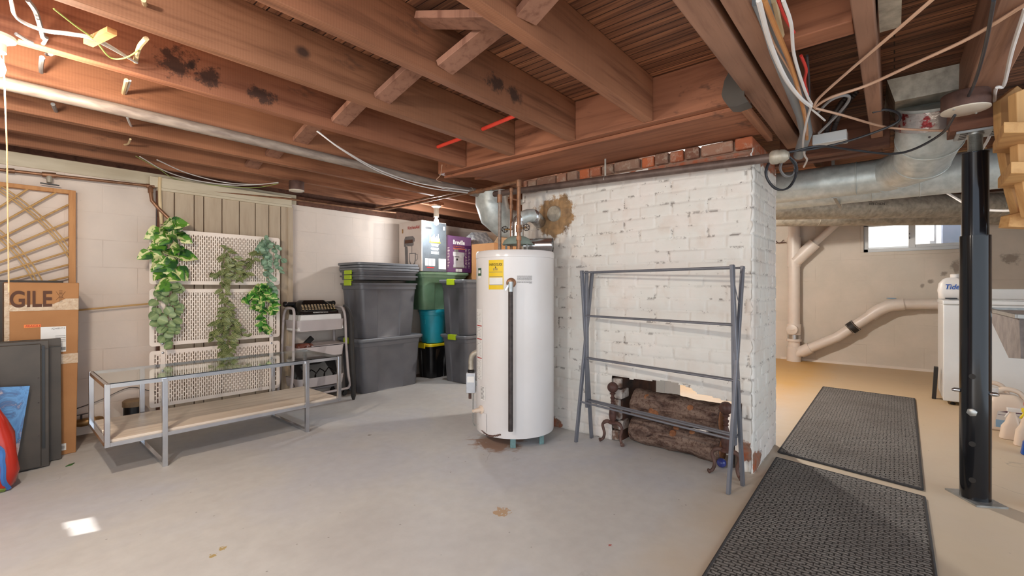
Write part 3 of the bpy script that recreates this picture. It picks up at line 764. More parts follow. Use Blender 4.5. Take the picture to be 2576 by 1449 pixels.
bridging('farthest bridging strut, near the copper junction box', (1.45, 4.012, 2.09), (1.47, 3.615, 2.26))
bridging('bridging strut at the top edge of the view beside the paired beams', (1.22, .557, 2.25), (1.30, 1.034, 2.09))

# ================================================================ LAMPS
def lamp(label, loc, mat, up, cord=None, stem=.03):
    t = thing('bulb_fixture', label, 'lamp', loc); x, y, z = loc
    obj('holder', MB().lathe([(.055, 0), (.055, -.012), (.04, -.02), (.03, -.03), (.03, -.03-stem), (.02, -.032-stem)], loc, 28), 'porcelain', t)
    b0 = z-.032-stem
    obj('bulb', MB().lathe([(.012, 0), (.014, -.015), (.024, -.035), (.029, -.058), (.024, -.08), (.010, -.09), (.001, -.092)], (x, y, b0), 20), mat, t)
    if cord: obj('pull_cord', MB().tube([(x+.02, y+.01, z-.02), (x+.03, y+.012, z-.4), (x+.035, y+.012, z-.95)], .0025, 6), 'rope', t)
    return Vector((x, y, b0-.058))
pl = lamp('porcelain lamp holder with bright warm bulb and pull cord at the left edge', (.045, 2.535, 2.034), 'bulb_warm', 1, True)
lamp_light('warm_bulb_light', pl + Vector((0, 0, -.045)), 54, (1, .86, .70))
pl = lamp('white bulb fixture hanging above the tall kitchen appliance box', (3.37, 3.97, 2.035), 'bulb_cool', 1, stem=.10)
lamp_light('cool_bulb_light', pl + Vector((0, 0, -.045)), 24, (.90, .95, 1))
timber('bulb_cleat', 'small wooden cleat that the cool bulb hangs from', 3.30, 3.44, 3.92, 4.008, 2.037, 2.07, 'joist_wood', 'cleat')
pl = lamp('added fill bulb hung between joists behind the viewpoint', (-.35, 1.33, 2.284), 'bulb_warm', 1, stem=.22)  # unseen fill lamp, added to brighten the left side and the tote fronts
lamp_light('rear_fill_light', pl + Vector((0, 0, -.045)), 60, (1, .96, .9))
pl = lamp('bulb hidden behind the brick chimney lighting the laundry', (5.0, 1.62, 2.284), 'bulb_warm', 1, stem=.12)
lamp_light('laundry_bulb_light', pl + Vector((0, 0, -.045)), 165, (1, .95, .88))
def junction(label, c, r, h, mat='rust_iron'):
    t = thing('junction_box', label, 'junction box', c); x, y, z = c
    obj('box_body', MB().lathe([(r*.97, 0), (r, -.004), (r, -h)], c, 32), mat, t)
    obj('cover', MB().lathe([(r*1.01, -h-.001), (r*1.01, -h-.006), (r*.9, -h-.010), (.001, -h-.011)], c, 32), 'porcelain', t)
    for s in (-1, 1): obj('cover_screw', MB().lathe([(.005, -h-.009), (.005, -h-.013)], (x+s*r*.75, y-s*r*.5, z), 10), 'zinc', t)
junction('copper-brown round junction box with white cover by the right beam', (3.09, -.262, 2.04), .088, .075)
junction('small rusty round junction box on the joist near the boarded door', (1.83, 4.04, 2.04), .062, .075)
# ================================================================ WATER HEATER
HC = Vector((2.597, 2.164, 0)); HR = .288; ZB, ZT = .062, 1.366
t = thing('water_heater', 'tall white cylindrical water heater with yellow energy label beside the brick chimney', 'water heater', HC)
obj('tank', MB().lathe([(HR-.02, ZB), (HR-.002, ZB+.004), (HR, ZB+.012), (HR, ZT-.052), (HR-.004, ZT-.05)], HC, 72), 'white_enamel', t)
obj('top_cap', MB().lathe([(HR-.006, ZT-.053), (HR+.003, ZT-.05), (HR+.003, ZT-.012), (HR-.004, ZT-.002), (HR-.02, ZT), (.001, ZT+.004)], HC, 72), 'white_enamel', t)
AX = (CAM - HC); a0 = math.atan2(AX.y, AX.x)      # side of the tank that faces into the room
def cyl(ang, z, r=HR+.002): return Vector((HC.x + r*math.cos(a0+ang), HC.y + r*math.sin(a0+ang), z))
def patch(name, mat, a_c, zc, w, h, parent, r=HR+.0015, n=10):
    wa = w/HR; b = MB()
    L = [[cyl(a_c - wa/2 + wa*i/n, zz, r) for i in range(n+1)] for zz in (zc-h/2, zc+h/2)]
    for i in range(n): b.face((L[0][i], L[0][i+1], L[1][i+1], L[1][i]))
    return obj(name, b, mat, parent)
def ctext(s, mat, a_c, zc, w, h, parent, r=HR+.0032):
    return text(s, mat, parent, HC, (1,0,0), (0,0,1), w, h, mapf=lambda a, b: cyl(a_c + a/HR, zc + b, r))
def off(px): return math.asin(max(-1, min(1, (px-1295.5)*3.1/F/HR)))     # angle on the tank for a photo column
for k, an in enumerate((-.06, 2.2, 4.2)):
    p = cyl(an, 0, HR-.035)
    obj('foot', MB().lathe([(.026, 0), (.026, .07), (.02, .075)], (p.x, p.y, 0), 4 if k == 0 else 4), 'teal_foot', t)
p = cyl(off(1372), 0, HR-.03)
obj('foot', MB().lathe([(.022, 0), (.022, .07)], (p.x, p.y, 0), 4), 'teal_foot', t)
# labels
a = off(1246.5)
en = patch('energy_label', 'print_yellow', a, 1.192, .118, .205, t); en['label'] = 'yellow energy guide label'
ctext('ENERGYGUIDE', 'print_black', a, 1.262, .102, .017, en)
ctext('$200', 'print_grey', a-.005, 1.228, .036, .016, en)
ar = MB()
for (q0, q1, w_) in ((0, .022, .0045),): ar.face([cyl(a-.004, 1.238, HR+.003), cyl(a+.006, 1.238, HR+.003), cyl(a+.006, 1.256, HR+.003), cyl(a-.004, 1.256, HR+.003)])
ar.face([cyl(a-.018, 1.243, HR+.003), cyl(a+.001, 1.235, HR+.003), cyl(a+.020, 1.243, HR+.003)])
obj('arrow_mark', ar, 'print_black', en)
wb = patch('table_area', 'print_white', a, 1.146, .106, .052, en, HR+.0025)
for zz in (1.208, 1.176, 1.121):
    lb = MB()
    L = [[cyl(a + (-.052+.104*i/8)/HR, z_, HR+.0033) for i in range(9)] for z_ in (zz, zz+.003)]
    for i in range(8): lb.face((L[0][i], L[0][i+1], L[1][i+1], L[1][i]))
    obj('rule_line', lb, 'print_grey', en)
tl = patch('warning_text_block', 'white_enamel', off(1320), 1.157, .108, .055, t); q = MB(); rr = random.Random(5)
for i in range(9):
    zz = 1.180 - i*.0055 - (.005 if i > 5 else 0); x0 = -.052 if i != 8 else .03
    x = x0
    while x < .05:
        w_ = rr.uniform(.004, .011); q.face([cyl(off(1320)+x/HR, zz, HR+.0028), cyl(off(1320)+min(x+w_, .052)/HR, zz, HR+.0028), cyl(off(1320)+min(x+w_, .052)/HR, zz+.0028, HR+.0028), cyl(off(1320)+x/HR, zz+.0028, HR+.0028)]); x += w_+.0018
    if i == 4: pass
obj('small_print', q, 'print_grey', tl)
gl = patch('green_sticker', 'print_green', off(1203.5)-.02, 1.215, .055, .055, t)
patch('sticker_text', 'print_white', off(1203.5)-.02, 1.216, .036, .022, gl, HR+.0025); patch('sticker_foot', 'print_white', off(1203.5)-.02, 1.178, .055, .018, gl)
# instruction strip low on the left flank
a = off(1204) - .06
st = patch('instruction_sheet', 'print_white', a, .70, .10, .50, t)
for zz in (.83, .735, .60): patch('red_rule', 'print_red', a, zz, .09, .006, st, HR+.0025)
q = MB(); rr = random.Random(8)
for i in range(46):
    zz = .92 - i*.0105
    if min(abs(zz-.83), abs(zz-.735), abs(zz-.60)) < .008: continue
    q.face([cyl(a-.14, zz, HR+.0026), cyl(a+rr.uniform(.02, .14), zz, HR+.0026), cyl(a+rr.uniform(.02, .14), zz+.003, HR+.0026), cyl(a-.14, zz+.003, HR+.0026)])
obj('fine_print', q, 'print_grey', st)
a2 = off(1212); q = MB()
for i in range(10):
    zz = .395 - i*.009; q.face([cyl(a2-.09, zz, HR+.0026), cyl(a2+rr.uniform(.02, .09), zz, HR+.0026), cyl(a2+rr.uniform(.02, .09), zz+.0035, HR+.0026), cyl(a2-.09, zz+.0035, HR+.0026)])
s2 = patch('rating_plate', 'print_white', a2, .355, .06, .10, t); obj('plate_print', q, 'print_grey', s2)
# relief valve with its long discharge pipe
a = off(1286)
rv = obj('relief_valve', MB().lathe([(.033, 0), (.034, .004), (.027, .010), (.018, .012), (.016, .045)], cyl(a, 1.135, HR), 24, (math.cos(a0+a), math.sin(a0+a), 0)), 'copper_old', t)
pp = cyl(a, 0, HR+.042)
obj('valve_body', MB().tube([(pp.x, pp.y, 1.142), (pp.x, pp.y, 1.075)], .019, 14), 'zinc', t)
obj('valve_lever', MB().bar((pp.x, pp.y, 1.14), cyl(a-.10, 1.085, HR+.068), .006, .012), 'chrome', t)
obj('discharge_pipe', MB().tube([(pp.x, pp.y, 1.08), (pp.x, pp.y, .135)], .0165, 14), 'black_iron', t)
# drain valve, burner door, gas control
a = off(1207)+.02
obj('drain_valve', MB().lathe([(.032, 0), (.03, .008), (.016, .012), (.015, .05), (.011, .05), (.011, .07)], cyl(a, .235, HR), 18, (math.cos(a0+a), math.sin(a0+a), 0)), 'jug_cream', t)
dp = patch('burner_door', 'white_enamel', off(1212)-.02, .155, .10, .125, t, HR+.005); dp['label'] = 'curved access door low on the tank'
rs = MB(); rr = random.Random(2)
for i in range(16):
    a = off(1203) + i*.045; zz = .105 - .03*math.sin(i*.19)
    rs.face([cyl(a, zz-.006-rr.random()*.006, HR+.0012), cyl(a+.05, zz-.006-rr.random()*.006, HR+.0012), cyl(a+.05, zz+rr.random()*.004, HR+.0012), cyl(a, zz+rr.random()*.004, HR+.0012)])
obj('rust_chip', rs, 'rust_iron', t)
gv = dep(1185, 962, 3.36); out = Vector((math.cos(a0-1.35), math.sin(a0-1.35), 0))
R_ = RT
gcb = obj('gas_control', MB().hexa([gv + R_*i*.034 + FW*j*.03 + UP*k*.075 for i in (-1, 1) for j in (-1, 1) for k in (-1, 1)]), 'machine_silver', t, bevel=.004)
gl_ = obj('control_label', MB().hexa([gv + R_*i*.026 + FW*(-.031+j*.001) + UP*(.028+k*.022) for i in (-1, 1) for j in (-1, 1) for k in (-1, 1)]), 'print_white', gcb)
obj('control_knob', MB().lathe([(.026, 0), (.027, .012), (.02, .02), (.012, .03)], gv + UP*.076, 18), 'black_plastic', t)
el = [gv + UP*.08, gv + UP*.17, gv + UP*.205 + R_*.012, gv + UP*.225 + R_*.045, gv + UP*.228 + R_*.10]
obj('gas_pipe', MB().tube(smooth_path(el, 5), .019, 12), 'galvanised_dull', t)
obj('gas_stub', MB().tube([gv - UP*.075 - R_*.008, gv - UP*.12 - R_*.008], .011, 10), 'rust_iron', t)
obj('pilot_tube', MB().tube(smooth_path([gv - UP*.07 + R_*.016, gv - UP*.22 + R_*.014, gv - UP*.30 + R_*.018, gv - UP*.325 + R_*.04, cyl(off(1201), .125, HR)], 6), .0045, 7), 'zinc', t)
obj('control_bracket', MB().bar(gv + FW*.02 + R_*.03, cyl(off(1200), gv.z, HR-.02), .03, .04), 'zinc', t)
# flue: draft hood, riser, elbow into the chimney
HT = HC + Vector((0, 0, ZT)); hc = HT + RT*.02
dh = obj('draft_hood', MB().lathe([(.113, .055), (.116, .06), (.112, .066), (.10, .088), (.075, .108), (.05, .118), (.045, .12)], hc, 36), 'hood_sage', t)
for k in range(3):
    an = 2*math.pi*k/3 + .5
    obj('hood_leg', MB().bar(hc + Vector((.09*math.cos(an), .09*math.sin(an), 0)), hc + Vector((.09*math.cos(an), .09*math.sin(an), .062)), .004, .02), 'zinc', dh)
fp = fc + Vector((-.002, .035, -.06))
obj('flue_riser', MB().tube([hc + UP*.115, hc + UP*.21, hc + UP*.235 + RT*.01, hc + UP*.262 + RT*.04], [.045, .045, .046, .046], 22), 'foil', t)
obj('flue_elbow', MB().tube([hc + UP*.255 + RT*.03, hc + UP*.275 + RT*.075, hc + UP*.28 + RT*.11 + FW*.03], .048, 22), 'galvanised', t)
fpts = [hc + UP*.28 + RT*.10 + FW*.03, hc + UP*.278 + RT*.135 + FW*.10, Vector((CU-.01, 2.20, 1.635))]
fp2 = smooth_path(fpts, 14)
obj('flue_flex', MB().tube(fp2, [.048 + .003*(i % 2) for i in range(len(fp2))], 22), 'foil', t)
# water lines standing on the heater
def vpipe(px, y0, y1, d, r, mat, name, label, fit=()):
    a_, b_ = dep(px, y0, d), dep(px, y1, d); b_.x, b_.y = a_.x, a_.y
    o = thing(name, label, 'pipe', (a_.x, a_.y, min(a_.z, b_.z)))
    obj('pipe_run', MB().tube([a_, b_], r, 12), mat, o)
    for fz, fr, fh in fit: obj('fitting', MB().tube([(a_.x, a_.y, fz-fh/2), (a_.x, a_.y, fz+fh/2)], fr, 12), 'copper_old', o)
    return o
zt = HT.z + .003
def zat(y, d): return CAM_H + (CY-y)*d/F
p1 = vpipe(1257, 478, 724.5-(zt-CAM_H)*F/3.42, 3.42, .013, 'grey_iron_pipe', 'water_pipe', 'brown iron pipe rising from the left of the heater top', ((zat(500, 3.42), .02, .06),))
p2 = vpipe(1305, 455, 724.5-(zt-CAM_H)*F/3.22, 3.22, .0145, 'copper_old', 'water_pipe', 'thick copper pipe rising nearest the chimney from the heater top', ((zat(575, 3.22), .021, .05), (zat(462, 3.22), .02, .05), (zat(600, 3.22), .019, .03)))
p3 = vpipe(1286, 472, 724.5-(zt-CAM_H)*F/3.42, 3.42, .011, 'copper_old', 'water_pipe', 'middle thin copper pipe with white tape behind the flue', ((zat(520, 3.42), .016, .03), (zat(495, 3.42), .015, .03), (zat(478, 3.42), .016, .03)))
def handwheel(c, nrm, r=.022):
    o = MB().torus(c, r, .0035, nrm, 18, 6); ax = Vector(nrm).normalized(); a_ = ax.orthogonal(); b_ = ax.cross(a_)
    for k in range(3):
        d_ = a_*math.cos(math.pi*k/3) + b_*math.sin(math.pi*k/3); o.tube([Vector(c)-d_*r, Vector(c)+d_*r], .0025, 5)
    return o
obj('valve_wheel', handwheel(dep(1324, 572, 3.2), -FW), 'black_iron', p2); obj('valve_stem', MB().tube([dep(1308, 575, 3.22), dep(1324, 572, 3.2)], .007, 8), 'brass', p2)
obj('valve_wheel', handwheel(dep(1270, 577, 3.42), -FW), 'black_iron', p3); obj('valve_stem', MB().tube([dep(1286, 577, 3.42), dep(1270, 577, 3.42)], .006, 8), 'brass', p3)
# loose spiral duct section lying on the heater
c0 = HT + UP*.058 + RT*.075 + FW*.09; c1 = HT + UP*.058 + RT*.285 + FW*.04
sd = thing('duct_section', 'short shiny spiral duct section lying on top of the water heater', 'duct', HT + RT*.15 + FW*.07)
n_ = 26; ax = (c1-c0).normalized()
obj('tube_wall', MB().tube([c0 + (c1-c0)*i/n_ for i in range(n_+1)], [.0545 + (.0007 if i % 2 else 0) for i in range(n_+1)], 30, caps=False), 'shiny_steel', sd)
obj('inner_wall', MB().tube([c1 - ax*.0002, c1 - ax*.16], .053, 30, caps=False), 'shiny_steel', sd)
obj('paper_tape', MB().face([c1 - ax*.04 + UP*(.05*math.cos(.5)) - FW*.03, c1 - ax*.035 - UP*.0515 - FW*.012, c1 - ax*.008 - UP*.0515 - FW*.01, c1 - ax*.002 - UP*.01 - FW*.0515, c1 - ax*.015 + UP*.045 - FW*.032]), 'print_white', sd)

# ================================================================ CLOTHES DRYING RACK
FL, BL = Vector((2.765, 1.737, 0)), Vector((2.915, 1.699, 0)); FR_, BR_ = Vector((2.591, .677, 0)), Vector((2.755, .644, 0))
rk = thing('drying_rack', 'folding grey metal clothes drying rack standing before the fireplace', 'drying rack', (FL+BR_)/2)
ZR = 1.222
def leg(p, q): obj('leg', MB().bar(p, q, .026, .017, (FL-FR_).normalized()), 'rack_grey', rk, bevel=.002)
SL, SR = BL-FL, BR_-FR_
bars = []
for (f, s_, lo, hi) in ((FL, SL, .36, 1.06), (FR_, SR, .25, .98)):
    inn = (FR_-FL).normalized()*(.012 if f is FL else -.012)
    leg(f, f + s_*hi + UP*ZR)                       # front foot to back top
    leg(f + s_ + inn*.1, f + s_*lo + UP*(ZR+.004) + inn*.1)
    leg(f + s_*.62 + UP*.235 + inn*1.2, f + s_*(lo+.22) + UP*(ZR+.002) + inn*1.2)
    obj('pivot_bolt', MB().tube([f + s_*.55 + UP*.60 - inn*1.5, f + s_*.55 + UP*.60 + inn*2], .005, 8), 'zinc', rk)
def tpos(kind, z, left):
    f, s_, lo, hi = (FL, SL, .36, 1.06) if left else (FR_, SR, .25, .98); k = z/ZR
    tt = hi*k if kind == 0 else (1+(lo-1)*k if kind == 1 else .62+(lo+.22-.62)*(z-.235)/(ZR-.235))
    return f + s_*tt + UP*z
for z, kinds in ((1.212, (0, 1)), (.898, (0, 1, 2)), (.594, (0, 1, 2)), (.284, (0, 1, 2))):
    for kd in kinds: obj('rail', MB().tube([tpos(kd, z, True), tpos(kd, z, False)], .0065, 10), 'rack_grey', rk)
obj('stay_chain', MB().tube(smooth_path([tpos(1, 1.20, False) - UP*.005, tpos(1, 1.08, False) + Vector((.03, -.01, -.02)), tpos(0, 1.0, False)], 6), .0025, 6), 'rack_grey', rk)

# ================================================================ ANDIRONS AND LOGS
def andiron(label, c, first=None):
    t = thing('andiron', label, 'andiron', c, 'andirons on the hearth'); x, y, z = c
    obj('ball_finial', MB().ball((x, y, .395), .038, 24), 'andiron_rust', t)
    obj('post', MB().lathe([(.016, .158), (.024, .175), (.027, .20), (.022, .25), (.012, .285), (.011, .292), (.017, .297), (.011, .303), (.016, .318), (.018, .323), (.010, .33), (.012, .343), (.019, .348), (.02, .353), (.012, .36), (.016, .365)], c, 20), 'andiron_rust', t)
    obj('base_collar', MB().lathe([(.026, .138), (.03, .142), (.03, .15), (.018, .16)], c, 20), 'andiron_rust', t)
    for s in (-1, 1):
        pts = smooth_path([(x, y, .142), (x-.004, y+s*.045, .148), (x-.008, y+s*.075, .12), (x-.006, y+s*.062, .06), (x-.012, y+s*.072, .02), (x-.03, y+s*.092, .011)], 6)
        obj('curved_leg', MB().tube(pts, [.014]*10 + [.012 - .0006*i for i in range(len(pts)-14)] + [.009, .012, .014, .012] if False else [.0135 if i < 10 else .010 for i in range(len(pts)-3)] + [.012, .015, .010], 10), 'rust_iron', t)
    obj('billet_bar', MB().tube(smooth_path([(x, y, .146), (x+.09, y, .150), (x+.15, y, .143), (x+.158, y, .09)], 5) + [Vector((x+.158, y, 0))], .010, 6), 'black_iron', t)
    return t
an = andiron('ball-topped iron andiron at the left of the logs', (2.915, 1.527, 0))
dup(an, (2.84, .755, 0), 'ball-topped iron andiron at the right of the logs, behind the rack legs')
def log(label, p, q, r, seed):
    p, q = Vector(p), Vector(q); t = thing('fire_log', label, 'log', (p+q)/2 - UP*r); ax = (q-p).normalized(); a = ax.cross(UP).normalized(); b = a.cross(ax)
    L = []; n, k = 26, 40
    for i in range(k+1):
        c = p + (q-p)*i/k; ring = []
        for j in range(n):
            th = 2*math.pi*j/n; d = a*math.cos(th) + b*math.sin(th); w_ = c + d*r
            h = noise.noise(w_*5 + Vector((seed, 0, 0)))*.22 + noise.noise(w_*17 + Vector((seed, 3, 0)))*.09 + noise.noise(Vector((w_.x*9, w_.y*9, w_.z*40)) + Vector((seed, 9, 0)))*.06
            e = 1.0 if 0 < i < k else .96
            ring.append(c + d*r*(1+h)*e)
        L.append(ring)
    obj('bark', MB().loft(L), 'bark', t)
    for e, s in ((p, -1), (q, 1)):
        obj('cut_end', MB().lathe([(r*.84, 0), (r*.80, .006), (.001, .007)], e, 22, ax*s), 'cut_wood', t)
    rr = random.Random(seed)
    for _ in range(4):
        f = rr.uniform(.15, .88); th = rr.uniform(.3, 1.5); d = (-a if a.x > 0 else a)*math.cos(th) + UP*math.sin(th)*(1 if rr.random() > .4 else -.6); d.normalize()
        c = p + (q-p)*f + d*r*.93
        kn = obj('knot', MB().lathe([(r*rr.uniform(.22, .3), 0), (r*.2, .012), (.001, .014)], c, 14, d), 'cut_wood', t)
    return t
log('upper rough-barked log with dark cut ends on the hearth', (3.10, 1.435, .272), (3.07, .835, .266), .098, 4)
log('lower rough-barked log lying on the hearth floor', (3.06, 1.44, .086), (3.045, .83, .086), .083, 17)
tag(obj('glass_ball', MB().ball((2.95, .81, .028), .028, 18), 'blue_glass'), 'small blue ball lying behind the right andiron', 'ball')
tag(obj('storage_box', MB().box(4.1, 4.5, 1.62, 1.98, 0, .62), 'grey_box', bevel=.006), 'pale grey box seen through the fireplace opening', 'box')
# ================================================================ GLASS-TOPPED BENCH
t = thing('tv_bench', 'long low chrome bench with glass top and pale wood shelf', 'bench', (1.2, 3.76, 0))
x0, x1, y0, y1 = .49, 1.905, 3.45, 4.06; zs, zt = .185, .545; w_ = .022
fr = MB()
for (y) in (y0, y1):
    fr.box(x0, x1, y-w_/2, y+w_/2, zt-w_, zt).box(x0, x1, y-w_/2, y+w_/2, zs, zs+w_)
for x in (x0, x1):
    fr.box(x-w_/2, x+w_/2, y0, y1, zt-w_, zt).box(x-w_/2, x+w_/2, y0, y1, zs, zs+w_)
obj('frame', fr, 'chrome', t)
for x in (x0, x1):
    for y in (y0, y1): obj('corner_post', MB().box(x-.013, x+.013, y-.013, y+.013, zs-.002, zt+.002), 'chrome', t, bevel=.002)
for x in (.757, 1.638):
    for y in (y0-.012, y1+.012): obj('leg', MB().box(x-.014, x+.014, y-.012, y+.012, 0, zt-.004), 'chrome', t, bevel=.002)
    obj('floor_bar', MB().box(x-.012, x+.012, y0, y1, .002, .02), 'chrome', t)
obj('shelf', MB().box(x0+.014, x1-.014, y0+.012, y1-.012, zs+.012, zs+.036), 'pale_shelf_wood', t, bevel=.002)
obj('glass_top', MB().box(x0+.008, x1-.008, y0+.008, y1-.008, zt-.004, zt+.003), 'table_glass', t)
t.rotation_euler = (0, 0, -.012)

# ================================================================ PERFORATED PLANT SCREEN
vp = 4.475
sc_ = thing('privacy_screen', 'cream perforated screen of three stacked slotted panels in front of the boarded door', 'screen', (1.372, vp, 0))
X0, X1 = .88, 1.868
def rr2(x0, x1, z0, z1, y, r, k=4):
    return [Vector((p.x, y, p.y)) for p in rrect((x0+x1)/2, (z0+z1)/2, 0, (x1-x0)/2, (z1-z0)/2, r, k)]
for (z0, z1) in ((1.129, 1.575), (.637, 1.092), (.152, .600)):
    b = MB(); T = .005
    o_, i_ = rr2(X0, X1, z0, z1, vp, .022), rr2(X0+.03, X1-.03, z0+.03, z1-.03, vp, .003)
    b.loft([o_, i_, [p + Vector((0, T, 0)) for p in i_], [p + Vector((0, T, 0)) for p in o_], o_], caps=(False, False))
    nx = 58; pitch = (X1-X0-.06)/nx; sl = .0425
    for i in range(1, nx):
        x = X0+.03+i*pitch; b.box(x-.0042, x+.0042, vp+.0003, vp+T-.0003, z0+.029, z1-.029)
    for i in range(nx):
        z = z0+.03 + (0 if i % 2 else sl/2); x = X0+.03+i*pitch
        while z < z1-.03:
            if z > z0+.034: b.box(x+.002, x+pitch-.002, vp+.0006, vp+T-.0006, z-.0046, z+.0046)
            z += sl
    obj('slotted_panel', b, 'screen_cream', sc_)
for x in (.965, 1.79):
    obj('post', MB().box(x-.017, x+.017, vp-.006, vp-.001, .04, 1.50), 'screen_cream', sc_, bevel=.001)
    obj('foot_plate', MB().box(x-.02, x+.02, vp-.006, vp+.12, 0, .045), 'screen_cream', sc_, bevel=.002)
    for z in (1.148, 1.073, .656, .582, .47, .43):
        obj('bolt', MB().lathe([(.009, 0), (.009, .003), (.005, .006)], (x, vp-.006, z), 12, (0, -1, 0)), 'chrome', sc_)

# ================================================================ TRAILING PLANTS
def leaf(b, c, d, nrm, L, Wd, shape, curl=.25):
    """one curved leaf: root c, pointing along d, facing nrm"""
    d = Vector(d).normalized(); nrm = (Vector(nrm) - d*Vector(nrm).dot(d)).normalized(); s = d.cross(nrm); n = 6
    prof = {'ellipse': (0, .62, .95, 1, .85, .5, 0), 'round': (.15, .8, 1, 1, .95, .7, .1), 'heart': (.45, .98, 1, .86, .62, .34, 0)}[shape]
    G = []
    for i in range(n+1):
        f = i/n; w2 = prof[i]*Wd/2; mid = Vector(c) + d*L*f - nrm*curl*L*f*f
        G.append([(mid + s*w2*k/1.0 + nrm*(-.10*abs(k)*0 + .16*w2*abs(k)), (.5+.5*k, f)) for k in (-1, -.5, 0, .5, 1)])
    uvl = b.b.loops.layers.uv.verify() if False else b.uv
    for i in range(n):
        for j in range(4):
            q = (G[i][j], G[i][j+1], G[i+1][j+1], G[i+1][j])
            f_ = b.b.faces.new([b.b.verts.new(p) for p, _ in q])
            for lp, (_, u) in zip(f_.loops, q): lp[uvl].uv = u
def plant(name, label, strands, mat, shape, L, Wd, gap, spread, seed, curl=.25, down=.55, fan=1.0):
    rr = random.Random(seed); base_ = pY(*strands[0][0], vp-.02)
    t = thing(name, label, 'plant', base_, 'artificial trailing plants on the screen'); b = MB(); b.uv = b.b.loops.layers.uv.new('leaf'); sm = MB()
    for stn in strands:
        P = [pY(x, y, vp-.012-.02*rr.random()) for x, y in stn]; P = smooth_path(P, 8)
        sm.tube(P, .0032, 6)
        ln = 0; nxt = 0
        for a, c in zip(P, P[1:]):
            ln += (c-a).length
            while nxt < ln:
                side = rr.choice((-1, 1))*rr.uniform(.25, 1)*fan
                d = Vector((side, -rr.uniform(.1, .75), rr.uniform(-1, .55)*down - .15))
                nrm = Vector((rr.uniform(-.85, .85), -1, rr.uniform(-.25, .95)))
                k = rr.uniform(.75, 1.15)
                off_ = Vector((rr.uniform(-1, 1)*spread, -rr.uniform(0, .07), rr.uniform(-1, 1)*.014))
                leaf(b, c + off_, d, nrm, L*k, Wd*k, shape, curl*rr.uniform(.4, 1.3)); nxt += gap
    obj('foliage', b, mat, t); obj('stem', sm, 'stem_green', t)
    return t
plant('trailing_plant', 'variegated green and cream trailing plant at the top left of the slotted screen',
      [[(438, 562), (408, 575), (385, 600), (378, 640)], [(415, 570), (410, 620), (405, 665), (418, 712)], [(425, 570), (440, 600), (448, 640), (440, 680)], [(420, 565), (445, 575), (455, 600)]],
      'leaf_monstera', 'heart', .118, .108, .036, .018, 11, .3, .6)
plant('trailing_plant', 'round-leaved grey-green trailing plant at the left of the middle slotted panel',
      [[(425, 718), (405, 735), (392, 775), (398, 815)], [(430, 715), (438, 760), (436, 800), (430, 850), (432, 866)], [(425, 720), (420, 770), (412, 830), (410, 850)], [(420, 718), (400, 730)]],
      'leaf_round', 'round', .066, .062, .025, .012, 5, .2, .7)
plant('trailing_plant', 'long cascading plant with striped leaves down the centre of the screen',
      [[(566, 622), (560, 660), (558, 720), (566, 780), (556, 830)], [(575, 640), (590, 690), (600, 700)], [(560, 680), (545, 690), (538, 688)], [(566, 780), (550, 800), (540, 820), (535, 850)], [(566, 770), (575, 820), (572, 880), (576, 915)], [(570, 800), (600, 830), (610, 845)], [(572, 830), (560, 860), (562, 900), (570, 912)], [(585, 660), (612, 690), (618, 695)], [(640, 630), (632, 650), (634, 668)]],
      'leaf_striped', 'ellipse', .074, .035, .0125, .012, 21, .22, .8)
plant('trailing_plant', 'small-leaved blue-green eucalyptus vine at the top right of the screen',
      [[(665, 598), (672, 630), (668, 660), (672, 700), (680, 730)], [(670, 600), (690, 620), (698, 650), (700, 680)], [(660, 600), (655, 615), (650, 640)], [(665, 610), (662, 640), (668, 690)]],
      'leaf_eucalyptus', 'round', .050, .047, .017, .014, 31, .15, .8)
plant('trailing_plant', 'bright green ivy-like plant hanging on the right of the middle slotted panel',
      [[(655, 715), (635, 735), (620, 750), (605, 755)], [(660, 715), (658, 760), (655, 800), (662, 835)], [(665, 715), (680, 750), (682, 790)], [(655, 715), (650, 740), (645, 770)], [(655, 715), (670, 725)]],
      'leaf_ivy', 'heart', .066, .060, .0175, .012, 41, .3, .75)

# ================================================================ LEFT CORNER: RATTAN SCREEN, CARTON, PANELS, BAG
vs = 4.605
t = thing('rattan_screen', 'pine-framed rattan sunburst screen against the wall above the tall carton', 'screen', (-.3, vs, .95))
fz0, fz1, fx0, fx1 = .98, 1.812, -1.25, .472; q = .026
for (a, b_, c, d) in ((fx0, fx1, fz1-.028, fz1), (fx0, fx1, fz0, fz0+.028)):
    obj('frame_rail', MB().box(a, b_, vs-q, vs+.012, c, d), 'frame_pine', t, bevel=.002)
for (a, b_) in ((fx0, fx0+.036), (fx1-.036, fx1)):
    obj('frame_stile', MB().box(a, b_, vs-q-.002, vs+.013, fz0, fz1), 'frame_pine', t, bevel=.002)
cen = Vector((-.62, vs-.012, .84)); rods = MB(); 
ax1, az1 = fx1-.034, fz1-.026
for k in range(40):
    th = math.radians(5 + k*4.3)
    if th > math.radians(178): break
    dx, dz = math.cos(th), math.sin(th); tx = (ax1-cen.x)/dx if dx > 0 else (fx0+.034-cen.x)/dx if dx < 0 else 9; tz = (az1-cen.z)/dz if dz > 1e-6 else 9
    e = min(tx, tz); s_ = max(.12, (fz0+.02-cen.z)/dz)
    obj('rattan_rod', MB().tube([cen + Vector((dx*s_, 0, dz*s_)), cen + Vector((dx*e, 0, dz*e))], .0065, 8), 'rattan', t)
